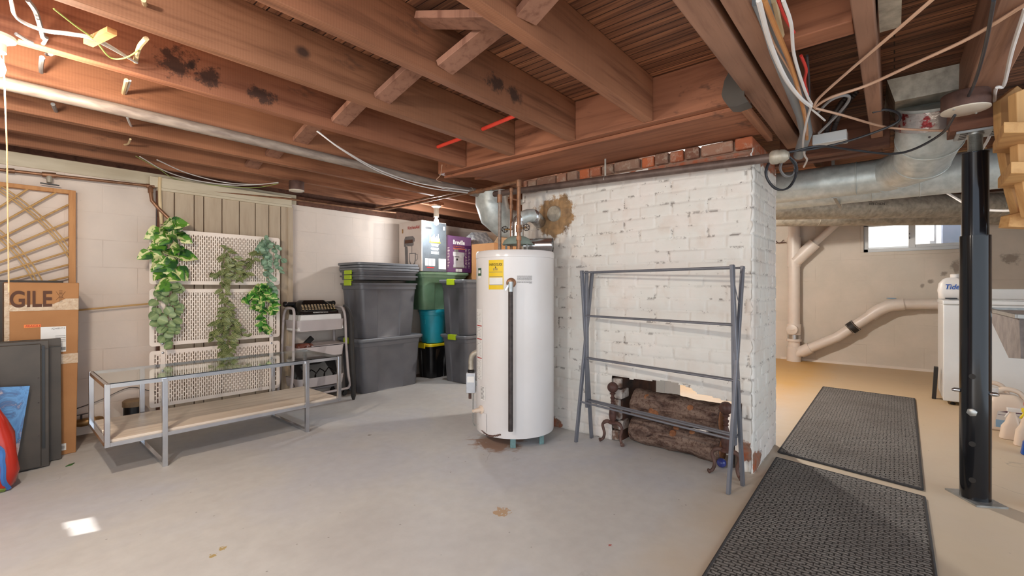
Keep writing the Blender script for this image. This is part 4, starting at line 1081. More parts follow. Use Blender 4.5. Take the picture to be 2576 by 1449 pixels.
for r0 in (1.16, 1.175, 1.195, .93, .948, .972):
    pts = [p for p in arc(cen + Vector((0, -.009, 0)), (1,0,0), (0,0,1), r0, math.radians(4), math.radians(176), 120) if fx0+.03 < p.x < fx1-.03 and fz0 < p.z < fz1-.02]
    run = []; 
    for p in pts + [None]:
        if p is None or (run and (p-run[-1]).length > .12):
            if len(run) > 2: obj('rattan_arc', MB().tube(run, .0042, 6), 'rattan', t)
            run = []
        if p is not None: run.append(p)
tag(obj('picture_frame', MB().box(-.6, .40, 4.50, 4.53, .45, 1.150).box(-.6, .40, 4.496, 4.50, 1.142, 1.152), 'dark_metal_panel', bevel=.003), 'dark framed board edge showing just above the tall carton', 'frame')
t = thing('tall_carton', 'tall brown taped carton printed GILE standing against the left wall', 'carton', (.28, 4.3, 0))
cx0, cx1, cy0, cy1 = .112, .445, 4.185, 4.42
b = MB().hexa([(cx0, cy0, 0), (cx0, cy0+.01, 1.135), (cx0, cy1, 0), (cx0, cy1+.01, 1.135), (cx1-.012, cy0, 0), (cx1+.004, cy0+.01, 1.135), (cx1-.012, cy1, 0), (cx1+.004, cy1+.01, 1.135)])
obj('carton_body', b, 'cardboard', t, bevel=.004)
def cy(z): return cy0 + .01*z/1.135 - .0015
obj('packing_tape', MB().face([(cx0+.02, cy(.95)-.001, .955), (cx1, cy(.95)-.001, .955), (cx1, cy(1.0)-.001, 1.03), (cx1-.06, cy(1.0)-.001, 1.03), (cx1-.12, cy(1.0)-.001, .995), (cx0+.02, cy(1)-.001, .995)]), 'clear_tape', t)
obj('packing_tape', MB().face([(cx0+.02, cy(.6)-.001, .60), (cx1-.003, cy(.6)-.001, .60), (cx1-.003, cy(.67)-.001, .665), (cx0+.02, cy(.67)-.001, .665)]), 'clear_tape', t)
obj('edge_tape', MB().face([(cx0-.0015, cy(0)+.03, .3), (cx0-.0015, cy(0), .3), (cx0-.0015, cy(1.1), 1.13), (cx0-.0015, cy(1.1)+.05, 1.13)]).face([(cx0, cy(.3), .3), (cx0+.022, cy(.3), .3), (cx0+.022, cy(1.1), 1.13), (cx0, cy(1.1), 1.13)]), 'clear_tape', t)
text('GILE', 'print_brown', t, (.228, cy(1.02)-.002, 1.030), (1,0,0), (0,0,1), .185, .105, bold=.022)
q = MB()
hgx, hgz = .36, 1.045
for sgn in (-1, 1):
    q.bar((hgx-.022, cy(1), hgz+.028*sgn+.004), (hgx-.006, cy(1), hgz+.002*sgn), .002, .001); q.bar((hgx+.022, cy(1), hgz+.028*sgn+.004), (hgx+.006, cy(1), hgz+.002*sgn), .002, .001)
for i in range(9): q.box(hgx-.008, hgx+.008, cy(1)-.001, cy(1), hgz-.036+i*.009, hgz-.034+i*.009)
obj('crossed_emblem', q, 'print_brown', t)
lab = obj('fragile_sticker', MB().face([(.195, cy(.86)-.001, .848), (.27, cy(.86)-.001, .848), (.27, cy(.86)-.001, .868), (.195, cy(.86)-.001, .868)]), 'print_orange', t)
text('FRAGILE', 'print_red', lab, (.236, cy(.86)-.002, .858), (1,0,0), (0,0,1), .068, .013, shear=.2)
lab = obj('shipping_label', MB().face([(.268, cy(.7)-.0012, .68), (.385, cy(.7)-.0012, .68), (.385, cy(.7)-.0012, .848), (.268, cy(.7)-.0012, .848)]), 'print_white', t)
text('AZN0831712', 'print_grey', lab, (.348, cy(.84)-.0022, .835), (1,0,0), (0,0,1), .062, .011)
q = MB(); rr = random.Random(3)
for i in range(14): q.box(.345+i*.0028, .346+i*.0028+rr.random()*.001, cy(.7)-.0025, cy(.7)-.0015, .69, .712)
for i in range(4): q.box(.335, .383, cy(.7)-.0025, cy(.7)-.0015, .785-i*.012, .787-i*.012)
obj('label_print', q, 'print_black', lab)
lab = obj('corner_label', MB().face([(.345, cy(.05)-.001, .03), (.385, cy(.05)-.001, .03), (.385, cy(.05)-.001, .075), (.345, cy(.05)-.001, .075)]), 'print_white', t)
q = MB()
for i in range(7): q.box(.352+i*.004, .354+i*.004, cy(.05)-.002, cy(.05)-.0012, .042, .06)
obj('barcode', q, 'print_grey', lab)

def framed(label, x0, x1, y, z1, lean, recess):
    t = thing('cabinet_door', label, 'door', ((x0+x1)/2, y, 0))
    def P(x, dy, z): return Vector((x, y + dy + lean*z, z))
    def slab(a, b_, dy0, dy1, z0, z1_): return MB().hexa([P(x, d_, z) for x in (a, b_) for d_ in (dy0, dy1) for z in (z0, z1_)])
    obj('panel_face', slab(x0, x1, 0, .02, .004, z1), 'dark_metal_panel', t, bevel=.002)
    for (a, b_, c, d) in ((x0, x1, z1-.05, z1-.044), (x1-.06, x1-.052, .03, z1-.05)):
        obj('raised_rib', slab(a, b_, -.008, .001, c, d), 'dark_metal_panel', t, bevel=.001)
    if recess:
        obj('door_leaf', slab(x0, x1-.035, -.016, -.001, .012, z1-.018), 'dark_metal_panel', t, bevel=.003)
        for z in (.2, .4, .55): obj('rivet', MB().lathe([(.004, 0), (.004, .003)], P(x1-.045, -.016, z), 8, (0, -1, 0)), 'black_iron', t)
        obj('edge_gasket', slab(x1-.030, x1-.018, -.012, .002, .12, z1-.03), 'black_plastic', t)
    return t
framed('dark grey metal panel leaning on the tall carton, the one behind', -.4, .355, 4.085, .775, .05, False)
framed('dark grey metal door panel leaning in front of the other panel', -.4, .292, 3.985, .775, .05, True)
b = MB().hexa([(-.25, 3.90, .10), (-.25, 3.945, .56), (-.25, 3.915, .10), (-.25, 3.96, .56), (.145, 3.88, .03), (.207, 3.93, .517), (.145, 3.895, .03), (.207, 3.945, .517)])
po = obj('blue_poster', b, 'poster_print'); tag(po, 'blue seaside picture leaning on the dark panels behind the red bag', 'picture')
tag(obj('wood_plank', MB().bar((.035, 3.845, .0), (.06, 3.86, .62), .05, .016), 'new_pine'), 'narrow pale plank standing behind the red bag at the left edge', 'plank')
# red plastic bag
L = []
for (z, right, hy) in ((0, .115, .05), (.03, .148, .075), (.10, .158, .085), (.2, .152, .08), (.3, .135, .07), (.38, .112, .05), (.45, .085, .03), (.5, .06, .012), (.53, .045, .006)):
    ring = []
    for p in rrect(right-.23, 3.735, z, .23, hy, min(hy*.95, .06), 5):
        n_ = noise.noise(p*8)*.018; ring.append(p + Vector((n_, n_*.8, n_*.4)))
    L.append(ring)
bg_ = thing('plastic_bag', 'glossy red plastic bag with blue edge slumped at the left edge of the view', 'bag', (-.08, 3.735, 0))
obj('bag_body', MB().loft(L), 'red_bag', bg_)
obj('blue_band', MB().tube(smooth_path([(-.2, 3.645, .30), (.06, 3.65, .26), (.092, 3.65, .16), (.095, 3.65, .07), (.115, 3.675, .012)], 6), .012, 6), 'bag_blue', bg_)
obj('green_band', MB().tube(smooth_path([(-.2, 3.65, .03), (.04, 3.655, .025), (.10, 3.672, .014)], 5), .014, 6), 'bag_green', bg_)
tag(obj('leaf_scrap', MB().prism([(.355, 3.89, .001), (.385, 3.90, .001), (.40, 3.93, .001), (.375, 3.92, .001)], (0, 0, .004)), 'leaf_ivy'), 'tiny green leaf scrap on the floor in front of the panels', 'leaf')

# pipework at the foot of the left wall
t = thing('cleanout_pipe', 'capped floor cleanout with round brown lid behind the glass bench', 'pipe', (.79, 4.52, 0))
obj('riser', MB().lathe([(.062, 0), (.062, .19)], (.79, 4.52, 0), 24), 'tote_black', t)
obj('cap', MB().lathe([(.068, .185), (.068, .225), (.055, .235), (.03, .237), (.001, .237)], (.79, 4.52, 0), 24), 'soil_lid', t)
t = thing('brass_valve', 'corroded brass valve and pipe stub low on the wall beside the carton', 'valve', (.53, 4.6, .1))
obj('valve_body', MB().tube([(.42, 4.62, .105), (.46, 4.60, .105), (.50, 4.58, .105), (.60, 4.58, .11), (.62, 4.585, .11)], [.02, .022, .03, .026, .018], 12), 'brass', t)
obj('handle', MB().bar((.46, 4.57, .165), (.56, 4.565, .175), .012, .005).bar((.50, 4.58, .12), (.50, 4.57, .168), .012, .012), 'black_iron', t)
obj('union_nut', MB().tube([(.545, 4.58, .107), (.575, 4.58, .108)], .033, 6), 'brass', t)
wire('thin_wire', 'thin dark wire running along the wall behind the glass bench', [(.43, 4.635, .19), (.60, 4.63, .24), (.78, 4.63, .31), (.90, 4.62, .27), (1.0, 4.60, .22)], .003, 'wire_black', 'wire')
# ================================================================ UTILITY CART AND WHAT IS ON IT
t = thing('utility_cart', 'grey three-tier rolling utility cart between the plant screen and the stacked totes', 'cart', (2.12, 4.42, 0))
X0, X1, Y0, Y1 = 1.915, 2.455, 4.27, 4.57
def tray(z0, z1, name='tray'):
    o_ = rrect((X0+X1)/2, (Y0+Y1)/2, 0, (X1-X0)/2-.035, (Y1-Y0)/2, .03, 4)
    lo = [Vector(((p.x-2.185)*.95+2.185, (p.y-4.42)*.93+4.42, z0)) for p in o_]; hi = [Vector((p.x, p.y, z1)) for p in o_]
    inn = [Vector(((p.x-2.185)*.985+2.185, (p.y-4.42)*.97+4.42, z1)) for p in o_]; inl = [Vector(((p.x-2.185)*.94+2.185, (p.y-4.42)*.91+4.42, z0+.006)) for p in o_]
    return obj(name, MB().loft([lo, hi, inn, inl]), 'cart_grey', t)
tray(.685, .79); tray(.43, .53); tray(.145, .235)
for x, s in ((X0, -1), (X1, 1)):
    for y, e in ((Y0+.02, 0), (Y1-.02, 1)):
        yy = (y, (Y0+Y1)/2)
    pts = [(x+s*.02, Y0+.03, .07), (x+s*.035, Y0+.02, .12), (x+s*.015, Y0+.02, .22), (x, Y0+.03, .5), (x-s*.012, Y0+.035, .80), (x-s*.02, Y0+.06, .885), (x-s*.022, Y0+.10, .905), (x-s*.022, Y1-.10, .905), (x-s*.02, Y1-.06, .885), (x-s*.012, Y1-.035, .80), (x, Y1-.03, .5), (x+s*.015, Y1-.02, .22), (x+s*.03, Y1-.02, .12), (x+s*.02, Y1-.03, .07)]
    obj('tube_frame', MB().tube(smooth_path(pts, 5), .0125, 12), 'cart_grey', t)
for y in (Y0+.03, Y1-.03): obj('bottom_tube', MB().tube(smooth_path([(X0-.018, y, .075), (X0+.03, y, .068), (X1-.03, y, .068), (X1+.018, y, .075)], 5), .0125, 12), 'cart_grey', t)
for x in (X0+.02, X1-.02):
    for y in (Y0+.03, Y1-.03):
        c_ = obj('caster', MB().lathe([(.024, -.011), (.026, -.006), (.026, .006), (.024, .011)], (x, y, .026), 18, (0, 1, 0)), 'black_plastic', t)
        obj('caster_fork', MB().box(x-.012, x+.012, y-.014, y+.014, .03, .062), 'black_plastic', c_)
_n0 = set(bpy.data.objects)
# typewriter on a white tray
tag(obj('tray_box', MB().hexa([(1.90, 4.285, .692), (1.93, 4.285, .842), (1.90, 4.54, .692), (1.93, 4.54, .842), (2.36, 4.285, .692), (2.33, 4.285, .842), (2.36, 4.54, .692), (2.33, 4.54, .842)]), 'print_white', bevel=.004), 'white paper-topped box lying under the typewriter', 'box')
t = thing('typewriter', 'old black portable typewriter with cream keys on top of the utility cart', 'typewriter', (2.12, 4.42, .843))
z0 = .8432
obj('chassis', MB().loft([[p for p in rrect(2.12, 4.42, z0, .20, .13, .05)], [p for p in rrect(2.12, 4.42, z0+.03, .205, .135, .05)], [p for p in rrect(2.12, 4.455, z0+.075, .185, .095, .05)], [p for p in rrect(2.12, 4.47, z0+.105, .16, .07, .05)], [p for p in rrect(2.12, 4.475, z0+.135, .12, .05, .04)]]), 'black_gloss', t)
obj('front_bar', MB().hexa([(1.935, 4.278, z0+.004), (1.935, 4.292, z0+.034), (1.935, 4.30, z0+.004), (1.935, 4.305, z0+.034), (2.305, 4.278, z0+.004), (2.305, 4.292, z0+.034), (2.305, 4.30, z0+.004), (2.305, 4.305, z0+.034)]), 'black_gloss', t, bevel=.003)
text('REMINGTON RAND', 'print_white', t, (2.12, 4.2835, z0+.019), (1,0,0), (0,.42,.9), .15, .010)
for r_ in range(4):
    for k in range(11):
        obj('key', MB().lathe([(.0095, 0), (.0095, .003), (.002, .0035)], (1.962+k*.0315+r_*.005, 4.312+r_*.018, z0+.050+r_*.013), 10, (0, -.35, 1)), 'ivory_key', t)
obj('space_bar', MB().bar((2.0, 4.302, z0+.04), (2.24, 4.302, z0+.04), .012, .005), 'black_plastic', t)
obj('platen', MB().tube([(1.885, 4.50, z0+.10), (2.355, 4.50, z0+.10)], .02, 14), 'black_plastic', t)
for x in (1.875, 2.365): obj('platen_knob', MB().lathe([(.022, -.014), (.025, -.01), (.025, .01), (.022, .014)], (x, 4.50, z0+.10), 16, (1, 0, 0)), 'black_plastic', t)
obj('carriage_lever', MB().tube(smooth_path([(1.90, 4.47, z0+.11), (1.87, 4.43, z0+.12), (1.845, 4.40, z0+.10)], 5), .004, 7), 'chrome', t)
# middle tier: brown leather case, pale lid, dark tin
t = thing('camera_case', 'small brown leather camera case on the middle tier of the cart', 'case', (1.945, 4.38, .437))
obj('case_body', MB().loft([rrect(1.945, 4.37, .437, .065, .055, .03), rrect(1.945, 4.37, .46, .07, .06, .03), rrect(1.945, 4.37, .545, .07, .06, .03), rrect(1.945, 4.37, .565, .055, .05, .03)]), 'brown_leather', t)
obj('case_front', MB().lathe([(.038, 0), (.04, .02), (.03, .028), (.001, .03)], (1.96, 4.315, .505), 20, (.3, -1, 0)), 'brown_leather', t)
obj('strap', MB().tube(smooth_path([(1.99, 4.36, .56), (2.02, 4.32, .55), (2.025, 4.30, .50), (2.02, 4.30, .46)], 5), .006, 6), 'brown_leather', t)
tag(obj('flat_tray_lid', MB().hexa([(2.04, 4.30, .531), (2.04, 4.30, .537), (2.02, 4.55, .54), (2.02, 4.55, .546), (2.40, 4.30, .533), (2.40, 4.30, .539), (2.38, 4.56, .542), (2.38, 4.56, .548)]), 'cart_grey', bevel=.002), 'pale flat board lying over the middle tier of the cart', 'board')
tag(obj('dark_tin', MB().bar((1.99, 4.50, .46), (2.14, 4.50, .60), .05, .03, (0, 1, 0)), 'black_plastic', bevel=.004), 'black slim object leaning behind the brown camera case', 'tin')
# bottom tier: black grill plate
t = thing('grill_pan', 'black perforated grill plate with handles on the bottom tier of the cart', 'grill', (2.13, 4.45, .155))
obj('plate', MB().hexa([(1.90, 4.36, .155), (1.90, 4.47, .40), (1.90, 4.38, .155), (1.90, 4.49, .40), (2.36, 4.36, .155), (2.36, 4.47, .40), (2.36, 4.38, .155), (2.36, 4.49, .40)]), 'black_plastic', t, bevel=.008)
q = MB()
for k in range(9): q.ball((1.94+k*.047, 4.4635, .375), .006, 8)
obj('hole_dots', q, 'machine_silver', t); 
for k in range(4):
    x = 2.0+k*.09; obj('wire_handle', MB().tube(smooth_path([(x, 4.37, .165), (x, 4.33, .22), (x, 4.33, .27), (x, 4.42, .29)], 4), .005, 6), 'black_gloss', t)
for o_ in set(bpy.data.objects) - _n0:
    if o_.parent is None: o_.location.x += .055 if o_.name.split('.')[0] != 'camera_case' else .085

# ================================================================ STORAGE TOTES
def tote_profile(cx, cy, z, hx, hy, r, ins):
    P = rrect(cx, cy, z, hx, hy, r, 4)
    out = []
    for a, b_ in zip(P, P[1:]+P[:1]):
        out.append(a)
        if (b_-a).length > .08:
            n_ = Vector((-(b_-a).y, (b_-a).x, 0)).normalized(); d = b_-a
            for f, i_ in ((.22, 0), (.25, 1), (.72, 1), (.75, 0)):
                out.append(a + d*f + n_*ins*i_)
    return out
def tote(label, c, hx, hy, h, mat, lidmat, clip=None, clip_ends=(-1,), lid=True, taper=.87, group=None, name='storage_tote', lidh=.03):
    t = thing(name, label, 'tote', c, group); x, y, z = c
    P = lambda zz, k, ins: tote_profile(x, y, z+zz, hx*k, hy*k, .045, ins)
    L = [P(0, taper-.02, .002), P(.012, taper, .014), P(h*.3, taper+(1-taper)*.22, .018), P(h*.74, taper+(1-taper)*.52, .010), P(h*.84, taper+(1-taper)*.62, 0), P(h*.845, .965, 0), P(h-.05, .97, 0), P(h-.048, 1.0, 0), P(h-.03, 1.005, 0)]
    obj('tub', MB().loft(L), mat, t)
    if lid:
        r0 = rrect(x, y, z+h-.032, hx+.012, hy+.012, .05); 
        r_ = lambda zz, g, rr_=.05: rrect(x, y, z+zz, hx+g, hy+g, rr_)
        obj('lid', MB().loft([r_(h-.034, .004), r_(h-.034, .016), r_(h-.012, .018), r_(h-.004, .012), r_(h-.004, -.012), r_(h-.012, -.02), r_(h-.008, -.05), r_(h-.008, -.09)]), lidmat, t)
    if clip:
        for e in clip_ends:
            q = MB().hexa([(x+e*(hx+dx), y+s*.065, z+zz) for dx in (.010, .026) for s in (-1, 1) for zz in (h-.058, h-.001)])
            q.box(*(sorted((x+e*(hx-.012), x+e*(hx+.026)))), y-.06, y+.06, z+h-.006, z+h+.003)
            obj('latch_clip', q, clip, t, bevel=.004)
    return t
GT = 'grey storage totes'
b1 = tote('large grey tote with lime clip on the floor, bottom of the left stack', (2.93, 4.385, 0), .40, .215, .575, 'tote_grey', 'tote_lid_grey', 'clip_lime', group=GT)
# nested stack of three on top
t2 = tote('large grey tote resting on the lidded one, outermost of three nested totes', (2.91, 4.385, .568), .375, .21, .615, 'tote_grey', 'tote_lid_grey', 'clip_lime', lid=False, group=GT, taper=.84)
def rim(label, z, top, cx=2.91):
    t = thing('storage_tote', label, 'tote', (cx, 4.385, z), GT); r_ = lambda zz, g: rrect(cx, 4.385, z+zz, .375+g, .21+g, .05)
    obj('tub', MB().loft([r_(0, -.012), r_(.030, -.008), r_(.032, .006), r_(.048, .006), r_(.048, -.02)]), 'tote_grey', t)
    q = MB().hexa([(cx-.375-dx, 4.385+s*.065, z+zz) for dx in (.004, .022) for s in (-1, 1) for zz in (.006, .05)]); obj('latch_clip', q, 'clip_lime', t, bevel=.004)
    return t
rim('second grey tote nested inside the big one, only its rim showing', 1.186, False)
rim('third grey tote rim, uppermost of the nested totes under the lids', 1.236, False)
def lid_thing(label, z, dx, hx=.385, hy=.215):
    r_ = lambda zz, g: rrect(2.905+dx, 4.385, z+zz, hx+g, hy+g, .05)
    o = obj('tote_lid', MB().loft([r_(0, 0), r_(.004, .006), r_(.022, .006), r_(.027, 0), r_(.027, -.03), r_(.022, -.04)]), 'tote_lid_grey'); return tag(o, label, 'lid', 'loose lids on the left stack')
lid_thing('lowest of three loose grey lids on the left tote stack', 1.285, .008)
lid_thing('middle of three loose grey lids on the left tote stack', 1.313, .012)
lid_thing('topmost of three loose grey lids on the left tote stack', 1.341, -.004)
# right-hand pair, narrow end and clip towards the room
b3 = tote('grey lidded tote on the floor beside the water heater', (3.93, 3.90, 0), .37, .215, .56, 'tote_grey', 'tote_lid_grey', 'clip_lime', group=GT)
dup(b3, (3.915, 3.905, .557), 'grey lidded tote stacked on another beside the water heater, under the cardboard box', GT).scale = (1, 1, 1.15)
tote('black tote with bright yellow lid on the floor between the grey stacks', (3.71, 4.41, 0), .185, .145, .425, 'tote_black', 'lid_yellow', 'lid_yellow', (-1,), taper=.84)
t = thing('round_bucket', 'teal lidded plastic bucket on the black and yellow tote', 'bucket', (3.69, 4.41, .426))
cc = (3.69, 4.41, .426)
obj('bucket_body', MB().lathe([(.135, 0), (.14, .004), (.165, .34), (.170, .345), (.170, .375)], cc, 40), 'bucket_teal', t)
obj('bucket_lid', MB().lathe([(.172, .372), (.180, .374), (.182, .40), (.176, .412), (.001, .414)], cc, 40), 'bucket_teal', t)
obj('handle_lug', MB().box(3.525, 3.545, 4.36, 4.42, .66, .72), 'bucket_teal', t, bevel=.004)
tote('green storage tote on the teal bucket, holding the kitchen appliance boxes', (3.72, 4.40, .8405), .38, .20, .455, 'tote_green', 'tote_green_lid', None, taper=.80)

tag(obj('folded_cover', MB().tube(smooth_path([(2.33, 4.14, .93), (2.365, 4.12, .90), (2.385, 4.09, .80), (2.385, 4.08, .5), (2.395, 4.07, .2), (2.40, 4.07, 0)], 5), [.012]*6 + [.016]*4 + [.026]*11 + [.024]*4 + [.012], 10), 'rubber_black'), 'slim black folded cover standing between the utility cart and grey totes', 'cover')

# ================================================================ APPLIANCE BOXES
zb = 1.2965
t = thing('mixer_box', 'tall stand mixer box, white mixer side and dark front, on the green tote', 'box', (3.50, 4.38, zb))
bx0, bx1, by0, by1, bt = 3.315, 3.69, 4.165, 4.595, 1.885
obj('carton', MB().box(bx0, bx1, by0, by1, zb, bt), 'box_white', t, bevel=.003)
obj('dark_front', MB().face([(bx0+.012, by0-.001, zb), (bx1, by0-.001, zb), (bx1, by0-.001, bt-.008), (bx0+.012, by0-.001, bt-.008)]), 'box_black', t)
Y = by0-.002
def fq(name, mat, x0, x1, z0, z1, par, y=Y): return obj(name, MB().face([(x0, y, z0), (x1, y, z0), (x1, y, z1), (x0, y, z1)]), mat, par)
q = MB().prism([(p.x, Y, p.y) for p in rrect(bx0+.10, zb+.505, 0, .045, .011, .010)], (0, .0005, 0)); obj('hand_hole', q, 'print_black', t)
for k in range(3): fq('picture_tile', 'print_white', bx0+.05+k*.052, bx0+.096+k*.052, zb+.065, zb+.15, t)
fq('shipping_sticker', 'print_white', bx1-.12, bx1-.005, zb+.03, zb+.155, t); fq('small_sticker', 'print_white', bx1-.05, bx1-.02, zb+.50, zb+.545, t)
fq('red_logo', 'print_red', bx0+.075, bx0+.185, zb+.038, zb+.05, t)
# jagged white and yellow cluster of figures in the middle of the dark front
q = MB(); qx = bx0+.115; qz = zb+.345
for (dx, h_, w_) in ((.0, .085, .022), (.022, .06, .02), (.04, .075, .02), (.06, .095, .024), (.084, .06, .02), (.10, .08, .022), (.125, .105, .018), (.142, .05, .02)):
    q.face([(qx+dx, Y, qz), (qx+dx+w_, Y, qz), (qx+dx+w_*.7, Y, qz+h_), (qx+dx+w_*.2, Y, qz+h_*.92)])
obj('printed_figures', q, 'print_white', t)
q = MB(); q.face([(qx-.005, Y-.0003, qz-.006), (qx+.17, Y-.0003, qz-.006), (qx+.165, Y-.0003, qz+.006), (qx, Y-.0003, qz+.006)])
q.face([(qx+.002, Y-.0003, qz), (qx+.018, Y-.0003, qz), (qx+.014, Y-.0003, qz+.06), (qx+.003, Y-.0003, qz+.06)]).face([(qx+.14, Y-.0003, qz), (qx+.156, Y-.0003, qz), (qx+.15, Y-.0003, qz+.05), (qx+.142, Y-.0003, qz+.045)])
obj('yellow_print', q, 'print_yellow', t)
q = MB()
for k, w_ in enumerate((.13, .11, .10, 0, .12, .125, .10)):
    if w_: q.face([(qx+.083-w_/2, Y, qz-.024-k*.0115), (qx+.083+w_/2, Y, qz-.024-k*.0115), (qx+.083+w_/2, Y, qz-.018-k*.0115), (qx+.083-w_/2, Y, qz-.018-k*.0115)])
for k in range(4): q.face([(qx+.025, Y, qz-.112-k*.009), (qx+.145, Y, qz-.112-k*.009), (qx+.145, Y, qz-.108-k*.009), (qx+.025, Y, qz-.108-k*.009)])
obj('caption_lines', q, 'print_white', t)
# white side: name and picture of the stand mixer; this side looks towards -x, its "right" runs to -y
XS = bx0-.0015
def S_(a, z): return Vector((XS, by1-a, z))       # a = distance from the wall-side edge
text('KitchenAid', 'print_red', t, S_(.285, zb+.515), (0,-1,0), (0,0,1), .22, .04, bold=.012)
q = MB()
def poly(pts, par, mat, nm): return obj(nm, MB().face([S_(a, zb+z) for a, z in pts]), mat, par)
mx = poly([(.10, .30), (.10, .37), (.125, .415), (.27, .415), (.305, .385), (.305, .35), (.285, .345), (.285, .305), (.245, .295), (.17, .30), (.155, .31), (.13, .295)], t, 'print_grey', 'mixer_head_print')
mp = poly([(.115, .30), (.165, .30), (.175, .25), (.178, .06), (.17, .0), (.115, .0), (.125, .1)], t, 'print_grey', 'mixer_stand_print')
obj('mixer_trim_print', MB().face([S_(.115, zb+.335)+Vector((-.0006,0,0)), S_(.27, zb+.335)+Vector((-.0006,0,0)), S_(.27, zb+.375)+Vector((-.0006,0,0)), S_(.12, zb+.375)+Vector((-.0006,0,0))]), 'print_brown', mx)
bowl = [(.20, .215), (.325, .215), (.325, .13), (.31, .09), (.28, .065), (.245, .065), (.215, .09), (.20, .13)]
bo = poly(bowl, t, 'print_grey', 'bowl_print')
obj('bowl_highlight', MB().face([S_(a, zb+z)+Vector((-.0006,0,0)) for a, z in ((.212, .205), (.31, .205), (.31, .135), (.295, .095), (.265, .08), (.24, .085), (.215, .13))]), 'box_white', bo)
obj('beater_print', MB().face([S_(.248, zb+.215), S_(.256, zb+.215), S_(.256, zb+.30), S_(.248, zb+.30)]), 'print_grey', bo)
obj('bowl_handle_print', MB().tube([S_(.325, zb+.20), S_(.355, zb+.195), S_(.358, zb+.14), S_(.33, zb+.125)], .003, 5), 'print_grey', bo)
obj('gold_seal', MB().face([S_(.06, zb+.46), S_(.085, zb+.46), S_(.085, zb+.51), S_(.06, zb+.51)]), 'brass', t)
t = thing('espresso_machine_box', 'purple espresso machine box beside the mixer box on the green tote', 'box', (3.70, 4.3, zb)); esp = t
px0, px1, py0, py1, pt = 3.70, 4.075, 4.20, 4.55, 1.752
obj('carton', MB().box(px0, px1, py0, py1, zb, pt), 'box_purple', t, bevel=.003)
Y = py0-.002
text('Breville', 'print_white', t, (3.895, Y, zb+.378), (1,0,0), (0,0,1), .165, .056, lift=0, bold=.02)
text('the Barista Express', 'print_orange', t, (3.895, Y, zb+.325), (1,0,0), (0,0,1), .16, .016, lift=0)
q = MB()
for k in range(2): q.face([(3.815, Y, zb+.30-k*.01), (3.985, Y, zb+.30-k*.01), (3.985, Y, zb+.304-k*.01), (3.815, Y, zb+.304-k*.01)])
obj('caption_lines', q, 'print_orange', t)
bd = obj('machine_print', MB().face([(3.815, Y, zb+.055), (3.975, Y, zb+.055), (3.975, Y, zb+.09), (3.965, Y, zb+.10), (3.965, Y, zb+.20), (3.975, Y, zb+.21), (3.975, Y, zb+.255), (3.81, Y, zb+.255), (3.81, Y, zb+.21), (3.82, Y, zb+.20), (3.82, Y, zb+.10), (3.815, Y, zb+.09)]), 'machine_silver', t)
obj('portafilter_print', MB().face([(3.83, Y-.0006, zb+.19), (3.90, Y-.0006, zb+.19), (3.90, Y-.0006, zb+.20), (3.83, Y-.0006, zb+.20)]).face([(3.855, Y-.0006, zb+.15), (3.88, Y-.0006, zb+.15), (3.88, Y-.0006, zb+.175), (3.855, Y-.0006, zb+.175)]), 'print_black', bd)
obj('drip_tray_print', MB().face([(3.81, Y-.0006, zb+.055), (3.975, Y-.0006, zb+.055), (3.975, Y-.0006, zb+.066), (3.81, Y-.0006, zb+.066)]), 'print_grey', bd)
obj('hopper_print', MB().face([(3.825, Y, zb+.256), (3.89, Y, zb+.256), (3.882, Y, zb+.29), (3.833, Y, zb+.29)]), 'print_grey', bd)
for k in range(2): fq('picture_tile', 'print_white', 3.848+k*.048, 3.892+k*.048, zb+.008, zb+.044, t, Y)
q = MB(); rr = random.Random(4)
for c_ in (3.735, 3.985, 4.03):
    for k in range(14):
        zz = zb+.06+k*.0185; q.face([(c_, Y, zz), (c_+rr.uniform(.012, .034), Y, zz), (c_+rr.uniform(.012, .034), Y, zz+.006), (c_, Y, zz+.006)])
obj('feature_text', q, 'box_white', t)
esp.scale = (1.2, 1, 1)
tag(obj('support_crate', MB().box(4.17, 4.55, 4.2, 4.58, 0, 1.40), 'cardboard', bevel=.004), 'brown carton standing behind the grey totes near the heater', 'carton')
L = []
for z, hx, hy in ((1.401, .20, .17), (1.48, .21, .18), (1.62, .20, .16), (1.74, .17, .11), (1.84, .12, .04), (1.88, .10, .012)):
    L.append([p + Vector((noise.noise(p*7)*.03, noise.noise(p*6+Vector((3,0,0)))*.02, noise.noise(p*5)*.03)) for p in rrect(4.50, 4.40, z, hx*1.45, hy, min(hy*.9, .06))])
tag(obj('gift_bag', MB().loft(L), 'pattern_bag'), 'white and grey lattice-patterned bag slumped behind the espresso machine box', 'bag')
t = thing('cardboard_box', 'brown cardboard box on the totes just behind the water heater', 'box', (4.2, 3.91, 1.205))
cb0, cb1 = 1.206, 1.655
obj('carton', MB().box(4.08, 4.50, 3.73, 4.12, cb0, cb1), 'cardboard', t, bevel=.004)
obj('open_flap', MB().hexa([(4.08, 3.728, cb1), (4.08, 3.73, cb1+.004), (4.07, 3.66, cb1+.06), (4.07, 3.664, cb1+.064), (4.50, 3.728, cb1), (4.50, 3.73, cb1+.004), (4.49, 3.66, cb1+.06), (4.49, 3.664, cb1+.064)]), 'cardboard_pale', t)
